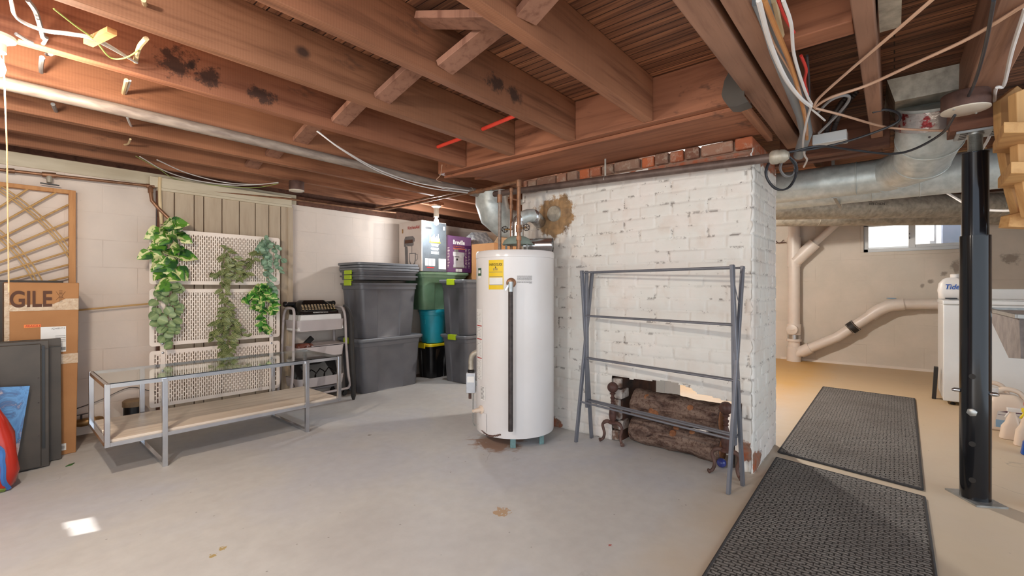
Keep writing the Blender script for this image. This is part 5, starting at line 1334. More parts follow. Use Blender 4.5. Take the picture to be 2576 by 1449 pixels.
# ================================================================ PIPES AND WIRES ON THE STORAGE SIDE
def pipe(name, label, pts, r, mat, fits=(), n=12, cat='pipe', group=None):
    t = thing(name, label, cat, pts[0], group); obj('pipe_run', MB().tube(pts, r, n), mat, t)
    for (p, q, rf) in fits: obj('fitting', MB().tube([p, q], rf, n), 'copper_old' if 'copper' in mat else mat, t)
    return t
V = Vector
pipe('drain_pipe', 'long thick grey pipe slung under the joists across the storage room', [V((-2.0, 2.995, 1.995)), V((1.0, 2.935, 1.985)), V((2.93, 2.90, 1.965))], .029, 'grey_iron_pipe', [(V((2.86, 2.902, 1.966)), V((2.96, 2.90, 1.965)), .036)], 16)
gp_ = pipe('gas_pipe', 'dark brown iron pipe running along the chimney top to a pale cap', [V((2.87, 2.62, 1.905)), V((2.86, 2.335, 1.893)), V((2.86, .53, 1.826))], .025, 'brown_iron', [(V((2.86, .53, 1.826)), V((2.86, .49, 1.825)), .027)], 14)
obj('pipe_cap', MB().lathe([(.03, 0), (.038, .01), (.039, .035), (.036, .045), (.038, .052), (.035, .07), (.02, .09), (.001, .095)], (2.86, .53, 1.826), 20, (0, -1, -.03)), 'galvanised_dull', gp_)
tag(obj('pipe_hanger', MB().bar((2.86, 1.555, 1.87), (2.86, 1.555, 2.01), .012, .004).torus((2.86, 1.555, 1.866), .023, .003, (0, 1, 0), 16, 6), 'zinc'), 'small metal hanger strap holding the dark chimney pipe', 'hanger')
cw = lambda u: 1.895 + .04*u
pipe('copper_pipe', 'thin copper pipe running along the top of the left wall', [V((-1.5, 4.58, 1.875)), V((.05, 4.58, cw(.05)-.005)), V((.9, 4.575, cw(.9)-.01)), V((2.0, 4.565, cw(2.0)+.005)), V((3.0, 4.53, 1.985)), V((3.2, 4.50, 1.99))], .011, 'copper_old', [(V((.30, 4.58, 1.90)), V((.37, 4.58, 1.905)), .018), (V((.13, 4.58, 1.894)), V((.17, 4.58, 1.897)), .017), (V((.88, 4.575, 1.918)), V((.93, 4.575, 1.921)), .017)])
t = thing('shutoff_valve', 'small shutoff valve hanging under the copper pipe above the rattan screen', 'valve', (.335, 4.575, 1.84))
obj('valve_body', MB().tube([(.335, 4.58, 1.90), (.335, 4.575, 1.875), (.335, 4.57, 1.845)], [.013, .018, .014], 12), 'galvanised_dull', t)
obj('handle', MB().bar((.29, 4.565, 1.835), (.385, 4.565, 1.833), .014, .008), 'black_plastic', t)
pipe('copper_pipe', 'copper branch pipe bending down in front of the boarded door frame', [V((.905, 4.575, 1.92)), V((.905, 4.56, 1.86)), V((.91, 4.55, 1.80)), V((.955, 4.545, 1.74)), V((1.03, 4.53, 1.655)), V((1.06, 4.52, 1.60))], .013, 'copper_old', [(V((.905, 4.573, 1.915)), V((.905, 4.562, 1.865)), .018)])
wire('flexible_conduit', 'ribbed beige flexible conduit beside the boarded door', [(.965, 4.56, 2.0), (.962, 4.555, 1.9), (.965, 4.55, 1.75), (.975, 4.55, 1.62)], .012, 'wire_cream', 'conduit')
wire('cable', 'pale wire looping down beside the copper branch pipe', [(.93, 4.60, 1.93), (.925, 4.60, 1.86), (.94, 4.59, 1.78), (1.0, 4.58, 1.70), (1.07, 4.57, 1.62)], .004, 'wire_cream')
wire('cable', 'thin dark wire hanging with a plumb at the left of the door frame', [(.945, 4.59, 1.78), (.95, 4.59, 1.70), (.945, 4.59, 1.58)], .003, 'wire_black', 'wire')
G = 'brown pipes crossing under the far joists'
pipe('water_pipe', 'left of two brown pipes crossing under the joists towards the heater', [V((2.86, 4.40, 1.985)), V((2.862, 2.98, 1.985))], .011, 'copper_old', group=G)
pipe('water_pipe', 'right of two brown pipes crossing under the joists towards the heater', [V((2.97, 4.44, 1.98)), V((2.91, 2.86, 1.975))], .011, 'copper_old', group=G)
tp2 = dep(1305, 458, 3.22); tp1 = dep(1257, 480, 3.42)
pipe('copper_pipe', 'short copper pipe above the heater joining its risers', [dep(1180, 487, 3.75), tp2 + V((0, 0, .004))], .013, 'copper_old', [(dep(1200, 482, 3.66), dep(1215, 479, 3.6), .019), (dep(1240, 473, 3.5), dep(1255, 470, 3.44), .019)])
tag(obj('duct_elbow', MB().tube([dep(1237, 489, 4.2), dep(1237, 510, 4.2), dep(1246, 540, 4.2), dep(1266, 560, 4.25), dep(1300, 566, 4.35), dep(1345, 560, 4.5)], [.150, .152, .150, .140, .13, .125], 24).lathe([(.15, -.004), (.20, -.004), (.20, .004), (.15, .004)], dep(1237, 487, 4.2), 28), 'galvanised'), 'segmented galvanised duct elbow hanging behind the heater pipes', 'duct')
tag(obj('duct_boot', MB().box(3.72, 4.2, 2.78, 3.04, 1.985, 2.035), 'galvanised_dull'), 'flat sheet metal boot above the segmented duct elbow', 'duct boot')
tag(obj('trunk_duct', MB().box(4.6, 7.9, 3.0, 3.5, 1.78, 2.035), 'galvanised_dull', bevel=.004), 'dim rectangular trunk duct in the dark behind the heater', 'duct')
pipe('water_tube', 'red plastic tube piece through the joists nearer the header', [V((2.17, 2.60, 2.125)), V((2.13, 2.10, 2.125))], .0125, 'pex_red', group='red plastic tubes between joists')
pipe('water_tube', 'red plastic tube piece between the second and third joist ends', [V((2.12, 2.04, 2.13)), V((2.07, 1.60, 2.135))], .0125, 'pex_red', group='red plastic tubes between joists')
# low-voltage and lamp wires on the left
G = 'pale house wires looping between the left joists'
def w2(label, P, z, r=.004, m='wire_white', g=G, **k): return wire('cable', label, [fl(x, y, zz) if isinstance(zz, float) else zz for (x, y), zz in zip(P, z)], r, m, 'cable', group=g, **k)
w2('white wire swooping from the top left corner to the wooden clip', [(28, 0), (45, 48), (110, 78), (180, 88), (240, 102), (345, 158)], [2.06, 2.05, 2.045, 2.045, 2.05, 2.075], .0045)
w2('second white wire beside it passing the wooden clip to a joist hole', [(26, 0), (40, 42), (105, 73), (178, 83), (250, 100), (340, 155)], [2.07, 2.06, 2.055, 2.055, 2.06, 2.08], .004)
w2('yellow-green wire slanting from a joist to the wooden clip', [(135, 22), (190, 65), (238, 100), (275, 143), (310, 147), (345, 128), (350, 108)], [2.05, 2.05, 2.05, 2.05, 2.05, 2.07, 2.09], .003, 'wire_green')
w2('fat cream cable dropping through the knotty joist', [(361, 0), (366, 20), (372, 46)], [2.10, 2.12, 2.14], .008, 'wire_cream')
w2('fat cream cable entering the black-stained joist', [(368, 97), (350, 120), (340, 158)], [2.05, 2.08, 2.09], .009, 'wire_cream')
w2('cream cable bundle in the gap before the orange joist', [(318, 202), (313, 222), (309, 240)], [2.05, 2.09, 2.12], .009, 'wire_cream')
w2('pale wire pair beside the cream cable bundle', [(328, 203), (322, 222), (314, 240)], [2.05, 2.09, 2.12], .004)
w2('pale wires hanging below the long grey pipe', [(320, 295), (327, 312), (336, 326)], [2.05, 2.08, 2.1], .006)
w2('pale looped wire at the third joist from the left wall', [(328, 350), (322, 362), (310, 364)], [2.05, 2.07, 2.08], .006, 'wire_cream')
w2('dark armoured cable drooping by the lamp holder', [(70, 0), (90, 30), (105, 80), (112, 105), (128, 120), (132, 135), (118, 136)], [2.10, 2.09, 2.08, 2.07, 2.06, 2.07, 2.09], .008, 'wire_grey')
w2('dark cable running from the lamp holder to the armoured cable', [(40, 85), (75, 105), (105, 112), (118, 95)], [2.045, 2.045, 2.05, 2.06], .006, 'wire_grey')
w2('dark cable stub between joists below the lamp wires', [(106, 145), (103, 165), (104, 181)], [2.05, 2.08, 2.1], .009, 'wire_grey')
w2('dark cable stub left of the grey pipe middle', [(133, 262), (140, 278), (148, 292)], [2.05, 2.08, 2.1], .009, 'wire_grey')
w2('green wire dropping from the joists towards the boarded door', [(342, 393), (400, 425), (450, 453), (560, 468), (640, 472), (700, 462)], [2.04, 2.03, 2.01, 2.0, 2.0, 2.01], .003, 'wire_green')
w2('white wire drooping from the joists to the small junction box', [(352, 394), (420, 432), (500, 455), (600, 466), (700, 460)], [2.04, 2.03, 2.02, 2.01, 2.01], .004)
w2('second white wire drooping to the small junction box', [(395, 402), (470, 435), (560, 458), (640, 464), (700, 459)], [2.04, 2.03, 2.02, 2.01, 2.01], .004)
G2 = 'white wires running to the heater'
w2('upper white wire slanting from a joist towards the heater', [(797, 330), (860, 375), (960, 430), (1060, 462), (1180, 480)], [2.035, 1.97, 1.94, 1.93, 1.945], .0045, g=G2)
w2('lower white wire slanting from a joist towards the heater', [(800, 331), (865, 380), (965, 437), (1075, 472), (1180, 485)], [2.035, 1.965, 1.935, 1.925, 1.94], .0045, g=G2)
w2('thin copper coloured wire dangling by the trimmer joist', [(1112, 415), (1108, 440), (1098, 452), (1110, 458)], [2.0, 1.98, 1.97, 1.97], .003, 'wire_tan', None)
c1_, c2_ = fl(222, 108, 2.055), fl(282, 78, 2.06)
tag(obj('wooden_clip', MB().bar(c1_, c2_, .03, .02), 'new_pine'), 'small pale wooden block clamping the wires on the stained joist', 'clip')

# ================================================================ WIRES, CONDUIT AND DUCTS ON THE LAUNDRY SIDE
hub = fl(2040, 270, 1.99)
pipe('conduit_pipe', 'thick grey plastic conduit along the paired beams', [fl(1905, -10, 2.075), fl(1945, 100, 2.065), fl(1990, 210, 2.05), fl(2018, 285, 2.03), fl(2028, 335, 2.0), fl(2010, 390, 1.96)], .032, 'conduit_grey', n=16)
G3 = 'bundle of wires gathered beside the grey conduit'
def w3(label, P, r, m, z=2.0): return wire('cable', label, [dep(x, y, zz) if zz > 1 else fl(x, y, z + zz) for x, y, zz in P], r, m, 'cable', group=G3)
w3('fat white cable on the outside of the wire bundle', [(1908, 0, .03), (1938, 110, .02), (1975, 195, 0), (2012, 245, -.01), (2040, 268, -.01)], .0085, 'wire_white')
w3('pale cable dropping from the bundle to a curl near the pipe cap', [(2040, 268, 0), (2028, 310, -.02), (2020, 360, -.04), (2024, 390, -.06), (2030, 402, -.07), (2022, 420, -.08)], .006, 'wire_white')
w3('pink-white wire in the wire bundle', [(1905, 0, .04), (1945, 105, .03), (1985, 175, .02), (2010, 225, 0), (2025, 285, -.01), (2030, 340, -.03)], .004, 'wire_tan')
w3('orange-brown cable in the wire bundle', [(1922, 0, .04), (1955, 80, .03), (1990, 165, .02), (2012, 240, 0), (2026, 300, -.01), (2030, 350, -.03)], .009, 'wire_orange')
w3('cream cable at the back of the wire bundle', [(1945, 0, .08), (1958, 60, .07), (1965, 90, .07)], .012, 'wire_cream')
w3('upper red wire between joist and conduit', [(1957, 0, .06), (1975, 45, .05), (1998, 82, .05)], .005, 'wire_red')
w3('lower red wire beside the black cable', [(2015, 140, .05), (2028, 175, .04), (2024, 205, .03), (2032, 240, .01)], .006, 'wire_red')
w3('light grey cable arching down into the bundle', [(1970, 0, .03), (1990, 60, .02), (1996, 130, .02), (2012, 190, .01), (2030, 240, 0), (2042, 262, 0)], .006, 'wire_white')
w3('black cable dropping straight to the bundle', [(2030, 140, .06), (2034, 190, .04), (2036, 250, .01)], .005, 'wire_black')
w3('long tan wire running from the bundle to the upper right', [(2046, 268, 0), (2065, 242, .01), (2140, 175, .03), (2240, 90, .03), (2350, -5, .03)], .0065, 'wire_tan')
w3('long tan wire running from the bundle to the right edge', [(2048, 270, 0), (2090, 245, .01), (2180, 215, .02), (2300, 160, .03), (2440, 95, .03), (2590, 5, .03)], .0065, 'wire_tan')
w3('tan wire sagging from the bundle across the duct elbow', [(2050, 272, 0), (2120, 290, -.01), (2220, 318, 2.5), (2300, 326, 2.47), (2412, 330, 2.42)], .006, 'wire_tan')
w3('grey cable looping back behind the bundle', [(2055, 285, .0), (2090, 252, .02), (2125, 240, .03), (2136, 250, .03), (2110, 285, .01), (2060, 335, -.03)], .007, 'wire_grey')
w3('pale short wires fanned below the bundle knot', [(2042, 275, 0), (2060, 290, -.01), (2075, 303, -.01)], .005, 'wire_white')
w3('black cable curving from the right loop to the pipe cap', [(2195, 282, 2.42), (2230, 276, 2.40), (2262, 288, 2.42), (2250, 312, 2.46), (2150, 350, -.05), (2060, 372, -.07), (1985, 382, -.09)], .0065, 'wire_black')
w3('black cable sagging from the junction disc to the pipe cap', [(2402, 290, 2.18), (2370, 335, 2.35), (2300, 375, 2.52), (2240, 387, 2.62), (2150, 378, -.08), (2060, 368, -.07), (1985, 384, -.09)], .0065, 'wire_black')
w3('dark cable running along the right beam into the junction disc', [(2500, 0, .02), (2480, 110, .01), (2455, 200, 0), (2435, 245, 0)], .006, 'wire_black')
lp = [V((2.90, .50, 1.80)) + V((-.04+.02*k, 0, 0)) for k in range(2)]
def coil(label, c, R, r, m):
    a = (RT*.9+FW*.1).normalized(); b_ = V((0, 0, 1)); pts = []
    for i in range(54):
        th = 2*math.pi*i/26; pts.append(c + a*math.cos(th)*R*(1+.04*math.sin(i)) + b_*math.sin(th)*R*1.1 + FW*(.002*i/5))
    return tag(obj('cable_coil', MB().tube(pts, r, 7), m), label, 'cable')
coil('black cable coil hanging off the pipe cap at the chimney corner', dep(1968, 432, 2.66), .095, .0055, 'wire_black')
coil('small grey cable loop behind the pipe cap', dep(1985, 420, 2.75), .05, .005, 'wire_grey')
t = thing('switch_box', 'white metal electrical box with two dark flexible conduits beneath the cross beam', 'electrical box', fl(2088, 352, 2.0))
c = fl(2088, 350, 2.0); a = V((0, -1, 0))
obj('box_body', MB().box(c.x-.05, c.x+.05, c.y-.085, c.y+.085, c.z-.03, c.z+.03), 'white_paint_metal', t, bevel=.004)
for k in range(2):
    p0 = c + V((-.01, .02-.035*k, .03)); P = smooth_path([p0, p0+V((-.02, -.02, .06)), p0+V((-.05, -.07, .14)), p0+V((-.06, -.12, .20))], 10)
    obj('flexible_conduit', MB().tube(P, [.012 + .003*(i % 2) for i in range(len(P))], 10), 'black_iron', t)
# round ducts
def duct(label, pts, r, mat='galvanised', seams=(), n=32):
    t = thing('round_duct', label, 'duct', pts[0]); obj('duct_wall', MB().tube(pts, r, n, caps=True), mat, t)
    for s in seams:
        i, f = int(s), s-int(s); p = V(pts[i]).lerp(V(pts[i+1]), f); d = (V(pts[i+1])-V(pts[i])).normalized(); rr_ = r if not isinstance(r, list) else r[i]*(1-f)+r[i+1]*f
        obj('seam', MB().torus(p, rr_, .0035, d, 32, 6), mat, t)
    return t
dA = V((4.13, 2.2, 1.895)); dB = V((4.13, .06, 1.895))
e1 = dep(2262, 428, 3.08); e2 = dep(2318, 402, 2.85); e3 = dep(2338, 345, 2.68); e4 = dep(2346, 258, 2.6)
dt = duct('front round galvanised duct bending up into the floor beside the junction disc', [dA, dB, e1, e2, e3, e4], [.118, .118, .122, .142, .158, .160], seams=(0.93, 1.0, 1.98, 3.0, 3.98))
obj('foil_tape', MB().tube([e3.lerp(e4, .36), e3.lerp(e4, .92)], .1625, 32, caps=False), 'foil_tape_print', dt)
obj('screw', MB().lathe([(.006, 0), (.006, .004)], e3 + (CAM-e3).normalized()*.158, 8, (CAM-e3)), 'black_iron', dt)
bt = obj('duct_boot', MB().hexa([(e4.x-.165, e4.y-.165, e4.z-.004), (e4.x-.20, e4.y-.20, ZC-.002), (e4.x-.165, e4.y+.165, e4.z-.004), (e4.x-.20, e4.y+.20, ZC-.002), (e4.x+.165, e4.y-.165, e4.z-.004), (e4.x+.36, e4.y-.22, ZC-.002), (e4.x+.165, e4.y+.165, e4.z-.004), (e4.x+.36, e4.y+.22, ZC-.002)]), 'galvanised_dull', dt)
duct('second round galvanised duct passing behind the steel post', [V((4.47, 2.2, 1.915)), V((4.45, .6, 1.91)), V((4.43, -.75, 1.905))], .138, seams=(0.6, 1.35, 1.55))
dk = duct('lower dull duct marked KITCHEN in front of the window', [dep(1900, 524, 4.95), dep(2600, 514, 4.95)], .128, 'galvanised_dull', seams=(.28, .38, .86))
kd = (dep(2600, 514, 4.95)-dep(1900, 524, 4.95)).normalized()
text('KITCHEN', 'print_black', dk, dep(2206, 513, 4.80), kd, (0, 0, 1), .165, .026, lift=0)
duct('lowest dull duct just above the window and the white drain pipe', [dep(1900, 547, 5.75), dep(2560, 540, 5.3)], .115, 'galvanised_dull', seams=(.25, .62))
tag(obj('duct_strap', MB().bar((4.13, .35, 1.775), (4.13, .35, 2.09), .02, .002).bar((4.13, .34, 1.77), (4.6, .34, 1.76), .02, .002), 'duct_hanger'), 'thin metal strap hanging the front duct', 'strap')
wire('cable', 'white cable drooping from behind the steel post to the stairs', [dep(2330, 455, 3.4), dep(2390, 490, 3.4), dep(2450, 522, 3.2), dep(2520, 530, 3.0), dep(2585, 526, 2.8)], .009, 'wire_white')
wire('cable', 'white cable running down the right beam past the post top', [fl(2580, 20, 2.03), fl(2545, 130, 2.02), fl(2525, 215, 2.01), fl(2505, 225, 2.0), dep(2500, 290, 2.5), dep(2490, 340, 2.55), dep(2468, 380, 2.7)], .007, 'wire_white')

# ================================================================ STEEL POST
pc = V((3.362, -.322, 0)); t = thing('support_post', 'black adjustable steel support post with threaded top at the right', 'post', pc)
obj('outer_tube', MB().lathe([(.060, .008), (.060, 1.372), (.052, 1.373)], pc, 40), 'post_black', t)
obj('inner_tube', MB().lathe([(.0515, 1.36), (.0515, 1.795), (.053, 1.797), (.053, 1.803), (.03, 1.804)], pc, 40), 'post_upper_black', t)
P = [(.030, 1.80)]
for i in range(22): P += [(.0295, 1.803+i*.0042), (.0262, 1.8051+i*.0042)]
obj('screw_jack', MB().lathe(P + [(.034, 1.897), (.034, 1.903)], pc, 24), 'zinc', t)
b = MB().box(pc.x-.06, pc.x+.10, pc.y-.11, pc.y+.075, 1.903, 1.9145); tp = obj('top_plate', b, 'zinc', t)
for k in range(4): obj('plate_slot', MB().box(pc.x-.04+.035*k, pc.x-.025+.035*k, pc.y-.095, pc.y-.06, 1.902, 1.9032).box(pc.x-.04+.035*k, pc.x-.025+.035*k, pc.y+.03, pc.y+.06, 1.902, 1.9032), 'black_iron', tp)
b = MB().box(-.10, .10, -.07, .07, 0, .009); bo_ = obj('base_plate', b, 'zinc', None, origin=(0, 0, 0)); bo_.parent = t; bo_.rotation_euler = (0, 0, .55)
th0 = math.atan2(-pc.y, -pc.x)
def ph(dth, z): return pc + V((math.cos(th0+dth)*.0605, math.sin(th0+dth)*.0605, z)), V((math.cos(th0+dth), math.sin(th0+dth), 0))
for z in (.112, .298, .645):
    p, n_ = ph(-.18, z); obj('pin_hole', MB().lathe([(.0135, -.004), (.0135, .0004)], p, 18, n_), 'rubber_black', t)
p, n_ = ph(-.18, .462); obj('bolt_head', MB().lathe([(.021, 0), (.021, .010), (.016, .013)], p, 6, n_), 'zinc', t)
for sg in (-1.45, 1.25):
    p, n_ = ph(sg, .56); obj('pin_end', MB().lathe([(.011, -.004), (.011, .018), (.006, .028)], p, 10, n_), 'chrome', t)

# ================================================================ STAIRS (underside, at the right edge)
t = thing('stair_flight', 'raw pine stair stringer with tread ends at the right edge', 'stairs', (2.9, -.4, 1.3))
D = 2.0
offv = FW*.045 + RT*.01
DS = D + .21
obj('stringer', MB().prism([dep(2516, 250, DS), dep(2560, 215, DS), dep(2680, 300, DS), dep(2640, 560, DS), dep(2562, 540, DS), dep(2545, 480, DS), dep(2530, 400, DS), dep(2518, 320, DS)], offv), 'new_pine', t, bevel=.003)
obj('inner_carriage', MB().prism([dep(2556, 232, D+.05), dep(2680, 180, D+.05), dep(2680, 560, D+.05), dep(2590, 545, D+.05), dep(2574, 470, D+.05), dep(2562, 400, D+.05)], offv), 'new_pine', t, bevel=.003)
for (xa, ya, yb, xl) in ((2525, 306, 334, 2497), (2543, 406, 436, 2510)):
    p0, p1 = dep(xa, ya, D-.10), dep(xa, yb, D-.10); q0, q1 = dep(xl, (ya+yb)/2+32, D+.17), dep(xl, (ya+yb)/2+12+40, D+.17)
    R6 = RT*.9
    zt_, zb_ = p0.z, p1.z; a0_, a1_ = p0, dep(xl, ya, D+.19)
    obj('tread', MB().hexa([V((a0_.x, a0_.y, zb_)), V((a0_.x, a0_.y, zt_)), V((a1_.x, a1_.y, zb_)), V((a1_.x, a1_.y, zt_)), V((a0_.x, a0_.y, zb_))+R6, V((a0_.x, a0_.y, zt_))+R6, V((a1_.x, a1_.y, zb_))+R6, V((a1_.x, a1_.y, zt_))+R6]), 'new_pine_across', t, bevel=.003)
obj('foot_block', MB().prism([dep(2543, 540, DS-.06), dep(2640, 515, DS-.06), dep(2640, 575, DS-.06), dep(2537, 570, DS-.06)], offv*1.3), 'new_pine_across', t, bevel=.003)
obj('landing_post', MB().bar(dep(2660, 560, DS), V((*dep(2660, 560, DS)[:2], 0)), .09, .09), 'new_pine', t)

# ================================================================ LAUNDRY END
G4 = None
t = thing('drain_stack', 'white plastic drain stack with cleanout and sloped branch on the far wall', 'drain pipe', (7.95, 1.157, 0))
sx, sy = 7.96, 1.157; R = .078
obj('stack_pipe', MB().tube([(sx, sy, 0), (sx, sy, 2.2)], R, 28), 'pvc_white', t)
for z0, z1, rr_ in ((0, .22, .095), (.40, .56, .092), (1.42, 1.86, .09), (.30, .335, .098)): obj('hub', MB().tube([(sx, sy, z0), (sx, sy, z1)], rr_, 28), 'pvc_white', t)
obj('band_clamp', MB().tube([(sx, sy, .335), (sx, sy, .40)], .084, 28), 'shiny_steel', t)
obj('cleanout_plug', MB().lathe([(.075, 0), (.075, .05), (.068, .055), (.001, .056)], (sx-.06, sy+.005, .48), 26, (-1, .12, 0)), 'pvc_white', t)
obj('plug_key', MB().box(sx-.13, sx-.115, sy-.02, sy+.03, .47, .49), 'pvc_white', t)
pb = [V((sx-.02, sy-.02, .10)), V((7.93, .99, .19)), V((7.93, .62, .40)), V((7.93, .16, .80)), V((7.93, .06, .86)), V((7.93, -.10, .885)), V((7.95, -.75, .90))]
obj('branch_pipe', MB().tube(pb, .066, 24), 'pvc_white', t)
obj('branch_hub', MB().tube([pb[0].lerp(pb[1], .45), pb[1].lerp(pb[2], .12)], .084, 24), 'pvc_white', t)
obj('branch_elbow', MB().tube([pb[2].lerp(pb[3], .80), pb[3], pb[4], pb[5]], .078, 24), 'pvc_white', t)
cp = obj('rubber_coupling', MB().tube([pb[2].lerp(pb[3], .30), pb[2].lerp(pb[3], .46)], .082, 24), 'rubber_black', t)
for f in (.315, .445): obj('hose_clamp', MB().torus(pb[2].lerp(pb[3], f), .083, .005, pb[3]-pb[2], 24, 6), 'chrome', cp)
w0 = [V((sx-.02, sy-.02, 1.50)), V((7.93, .93, 1.72)), V((7.93, .60, 2.05))]
obj('wye_arm', MB().tube([w0[0], w0[1].lerp(w0[2], .12)], .088, 24), 'pvc_white', t)
obj('upper_branch', MB().tube(w0[1:], .05, 20), 'pvc_white', t)
tag(obj('wall_hook', MB().tube(smooth_path([(8.07, 1.42, 1.84), (8.02, 1.38, 1.80), (8.0, 1.34, 1.80), (8.02, 1.30, 1.84)], 5), .006, 6).tube([(8.07, 1.45, 1.80), (8.0, 1.27, 1.80)], .006, 6), 'rust_iron'), 'rusty wire hook on the far wall beside the drain stack', 'hook')
t = thing('washing_machine', 'white washing machine against the far side behind the steel post', 'washing machine', (6.22, -.70, 0))
wx0, wx1, wy0, wy1 = 5.90, 6.58, -1.06, -.352
obj('cabinet', MB().box(wx0, wx1, wy0, wy1, .035, .945), 'white_paint_metal', t, bevel=.008)
obj('top_panel', MB().box(wx0-.012, wx1, wy0-.004, wy1+.004, .945, .985), 'white_paint_metal', t, bevel=.008)
obj('lid', MB().box(wx0+.04, wx1-.18, wy0+.05, wy1-.05, .985, .995), 'white_paint_metal', t, bevel=.004)
obj('control_console', MB().hexa([(wx1-.15, wy0, .985), (wx1-.10, wy0, 1.09), (wx1-.15, wy1, .985), (wx1-.10, wy1, 1.09), (wx1, wy0, .985), (wx1, wy0, 1.09), (wx1, wy1, .985), (wx1, wy1, 1.09)]) , 'white_paint_metal', t, bevel=.006)
for x in (wx0+.06, wx1-.06):
    for y in (wy0+.07, wy1-.07): obj('foot', MB().lathe([(.02, 0), (.022, .012), (.012, .014), (.012, .04)], (x, y, 0), 14), 'rubber_black', t)
t = thing('detergent_bottle', 'white Tide detergent bottle on the washing machine beside the post', 'bottle', (6.1, -.425, .996))
c = (6.06, -.425, .996)
L = [[p for p in rrect(c[0], c[1], c[2]+z, hx, hy, min(hx, hy)*.85)] for z, hx, hy in ((0, .04, .085), (.01, .045, .095), (.08, .048, .105), (.15, .045, .095), (.19, .035, .065), (.205, .025, .035))]
obj('bottle_body', MB().loft(L), 'jug_white', t)
obj('cap', MB().lathe([(.035, 0), (.036, .03), (.028, .035)], (c[0], c[1]-.02, c[2]+.203), 18), 'jug_white', t)
text('Tide', 'bottle_blue', t, (c[0]-.0505, c[1]+.0, c[2]+.115), (0, -1, 0), (0, 0, 1), .10, .05, shear=.25, bold=.02)
tag(obj('soap_dish', MB().lathe([(.02, 0), (.05, .006), (.055, .014), (.03, .018), (.001, .018)], (7.93, .03, .952), 20), 'label_blue'), 'small grey-blue dish resting on the sloped white pipe', 'dish')
tag(obj('dark_clip', MB().box(5.92, 6.0, -.45, -.37, .9955, 1.008), 'black_plastic'), 'small dark scrap at the edge of the washing machine top', 'scrap')
tag(obj('broom_head', MB().bar((6.15, -.30, 0), (6.12, -.315, .32), .03, .05), 'rubber_black'), 'dark brush standing beside the washing machine', 'brush')
t = thing('laundry_tub', 'old grey laundry tub with metal rim and slanted side at the right edge', 'laundry tub', (4.6, -.9, 0))
pf = [(5.14, -.55, .93), (3.88, -.55, .93), (3.84, -.55, .70), (4.2, -.55, .66)]
obj('basin', MB().prism([V(p) for p in pf], (0, -.65, 0)), 'tub_grey', t)
obj('rim', MB().bar((5.16, -.545, .937), (3.86, -.545, .937), .03, .022).bar((3.865, -.54, .937), (3.865, -1.2, .937), .03, .022).bar((5.15, -.54, .937), (5.15, -1.2, .937), .03, .022), 'zinc', t)
obj('front_face', MB().prism([(3.872, -.58, .915), (3.832, -.58, .705), (3.832, -1.17, .705), (3.872, -1.17, .915)], (-.006, 0, 0)), 'tub_concrete', t)
for p in ((3.95, -1.1), (4.8, -1.1)): obj('leg', MB().box(p[0]-.025, p[0]+.025, p[1]-.025, p[1]+.025, 0, .75), 'zinc', t)
tag(obj('paint_stirrer', MB().bar((5.0, -.538, .90), (4.9, -.534, .62), .03, .006, (0, 1, 0)), 'rust_iron'), 'rusty strip hanging on the side of the laundry tub', 'strip')
# jugs and bottles on the floor
def jug(label, c, s=1.0, rot=0.0, mat='jug_cream', lab=True):
    t = thing('detergent_jug', label, 'jug', c, 'white jugs on the floor'); x, y, z = c
    L = [rrect(x, y, z+zz*s, hx*s, hy*s, min(hx, hy)*s*.6) for zz, hx, hy in ((0, .075, .105), (.012, .085, .118), (.15, .085, .118), (.21, .078, .10), (.25, .05, .07), (.262, .035, .05))]
    obj('jug_body', MB().loft(L), mat, t)
    obj('neck', MB().lathe([(.034*s, 0), (.034*s, .07*s), (.036*s, .072*s), (.036*s, .10*s), (.03*s, .102*s)], (x, y+.07*s, z+.20*s), 20), 'jug_white', t)
    obj('handle', MB().tube(smooth_path([(x, y+.05*s, z+.275*s), (x, y, z+.30*s), (x, y-.07*s, z+.28*s), (x, y-.108*s, z+.20*s)], 6), .017*s, 10), mat, t)
    if lab:
        lb_ = obj('label', MB().face([(x-.0862*s, y+.07*s, z+.03), (x-.0862*s, y-.085*s, z+.03), (x-.0862*s, y-.085*s, z+.15*s), (x-.0862*s, y+.05*s, z+.15*s)]), 'jug_white', t)
        obj('label_band', MB().face([(x-.0868*s, y+.06*s, z+.032), (x-.0868*s, y-.085*s, z+.032), (x-.0868*s, y-.085*s, z+.085*s), (x-.0868*s, y+.06*s, z+.085*s)]), 'label_blue', lb_)
        obj('label_arc', MB().face([(x-.0868*s, y+.04*s, z+.143*s), (x-.0868*s, y-.085*s, z+.143*s), (x-.0868*s, y-.085*s, z+.165*s), (x-.0868*s, y-.03*s, z+.163*s)]), 'label_plum', lb_)
        obj('label_lines', MB().face([(x-.0868*s, y+.05*s, z+.122*s), (x-.0868*s, y-.085*s, z+.122*s), (x-.0868*s, y-.085*s, z+.125*s), (x-.0868*s, y+.05*s, z+.125*s)]), 'label_plum', lb_)
    return t
jug('large cream detergent jug with blue and plum label just right of the post', (5.16, -.66, 0), 1.05)
jug('white jug behind the large cream jug', (5.45, -.60, 0), 1.05, lab=False)
jug('white wide-necked jug behind the spray bottles at the right edge', (5.36, -.93, 0), 1.08, lab=False)
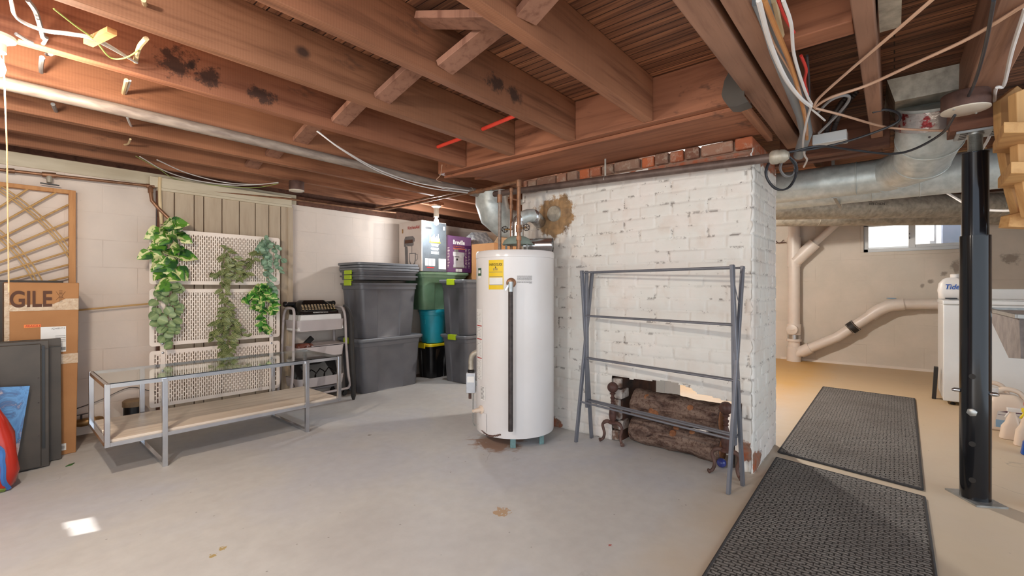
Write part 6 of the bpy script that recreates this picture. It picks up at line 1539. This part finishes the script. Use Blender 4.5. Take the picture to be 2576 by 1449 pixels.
def spray(label, c, mat, trig, h=.2):
    t = thing('spray_bottle', label, 'bottle', c); x, y, z = c
    L = [rrect(x, y, z+zz*h, hx, hy, min(hx, hy)*.7) for zz, hx, hy in ((0, .035, .06), (.03, .04, .066), (.45, .036, .056), (.62, .028, .036), (.78, .026, .03), (.92, .016, .018), (1.0, .015, .015))]
    obj('bottle_body', MB().loft(L), mat, t)
    obj('spray_head', MB().box(x-.02, x+.02, y-.05, y+.028, z+h, z+h+.028).bar((x, y+.012, z+h), (x, y+.035, z+h-.045), .014, .012), trig, t, bevel=.004)
    return t
sp_ = spray('cream spray bottle with yellow trigger beside the cream jug', (4.70, -.705, 0), 'jug_cream', 'lid_yellow', .235)
spb = spray('blue spray bottle with red trigger nearest the right edge', (4.47, -.705, 0), 'bottle_blue', 'print_red', .185)
obj('label', MB().lathe([(.022, 0), (.022, .001)], (4.43, -.72, .085), 18, (-1, 0, 0)), 'lid_yellow', spb)
spray('white spray bottle with red trigger behind the yellow one', (4.86, -.74, 0), 'jug_white', 'print_red', .25)
spray('cream bottle with printed lines standing left of the yellow-triggered one', (4.86, -.655, 0), 'jug_cream', 'jug_white', .2)

# ================================================================ RUNNER MATS
def mat_(label, P):
    t = thing('runner_mat', label, 'mat', ((P[0][0]+P[2][0])/2, (P[0][1]+P[2][1])/2, 0), 'dark woven runner mats')
    T = .011; c = V((sum(p[0] for p in P)/4, sum(p[1] for p in P)/4, 0))
    lo = [V((p[0], p[1], .0005)) for p in P]; hi = [v + (c-v).normalized()*.006 + V((0, 0, T)) for v in lo]
    obj('woven_field', MB().loft([lo, hi]), 'mat_weave', t)
    for a, b_ in zip(lo, lo[1:]+lo[:1]): obj('bound_edge', MB().tube([a + V((0, 0, .006)), b_ + V((0, 0, .006))], .0075, 8), 'mat_edge', t)
mat_('dark grey woven runner mat farther away, towards the laundry', [(3.455, .590), (6.04, .600), (5.975, -.150), (3.315, -.115)])
mat_('dark grey woven runner mat nearest the viewpoint', [(1.60, .548), (3.322, .578), (3.195, -.118), (1.60, -.118)])
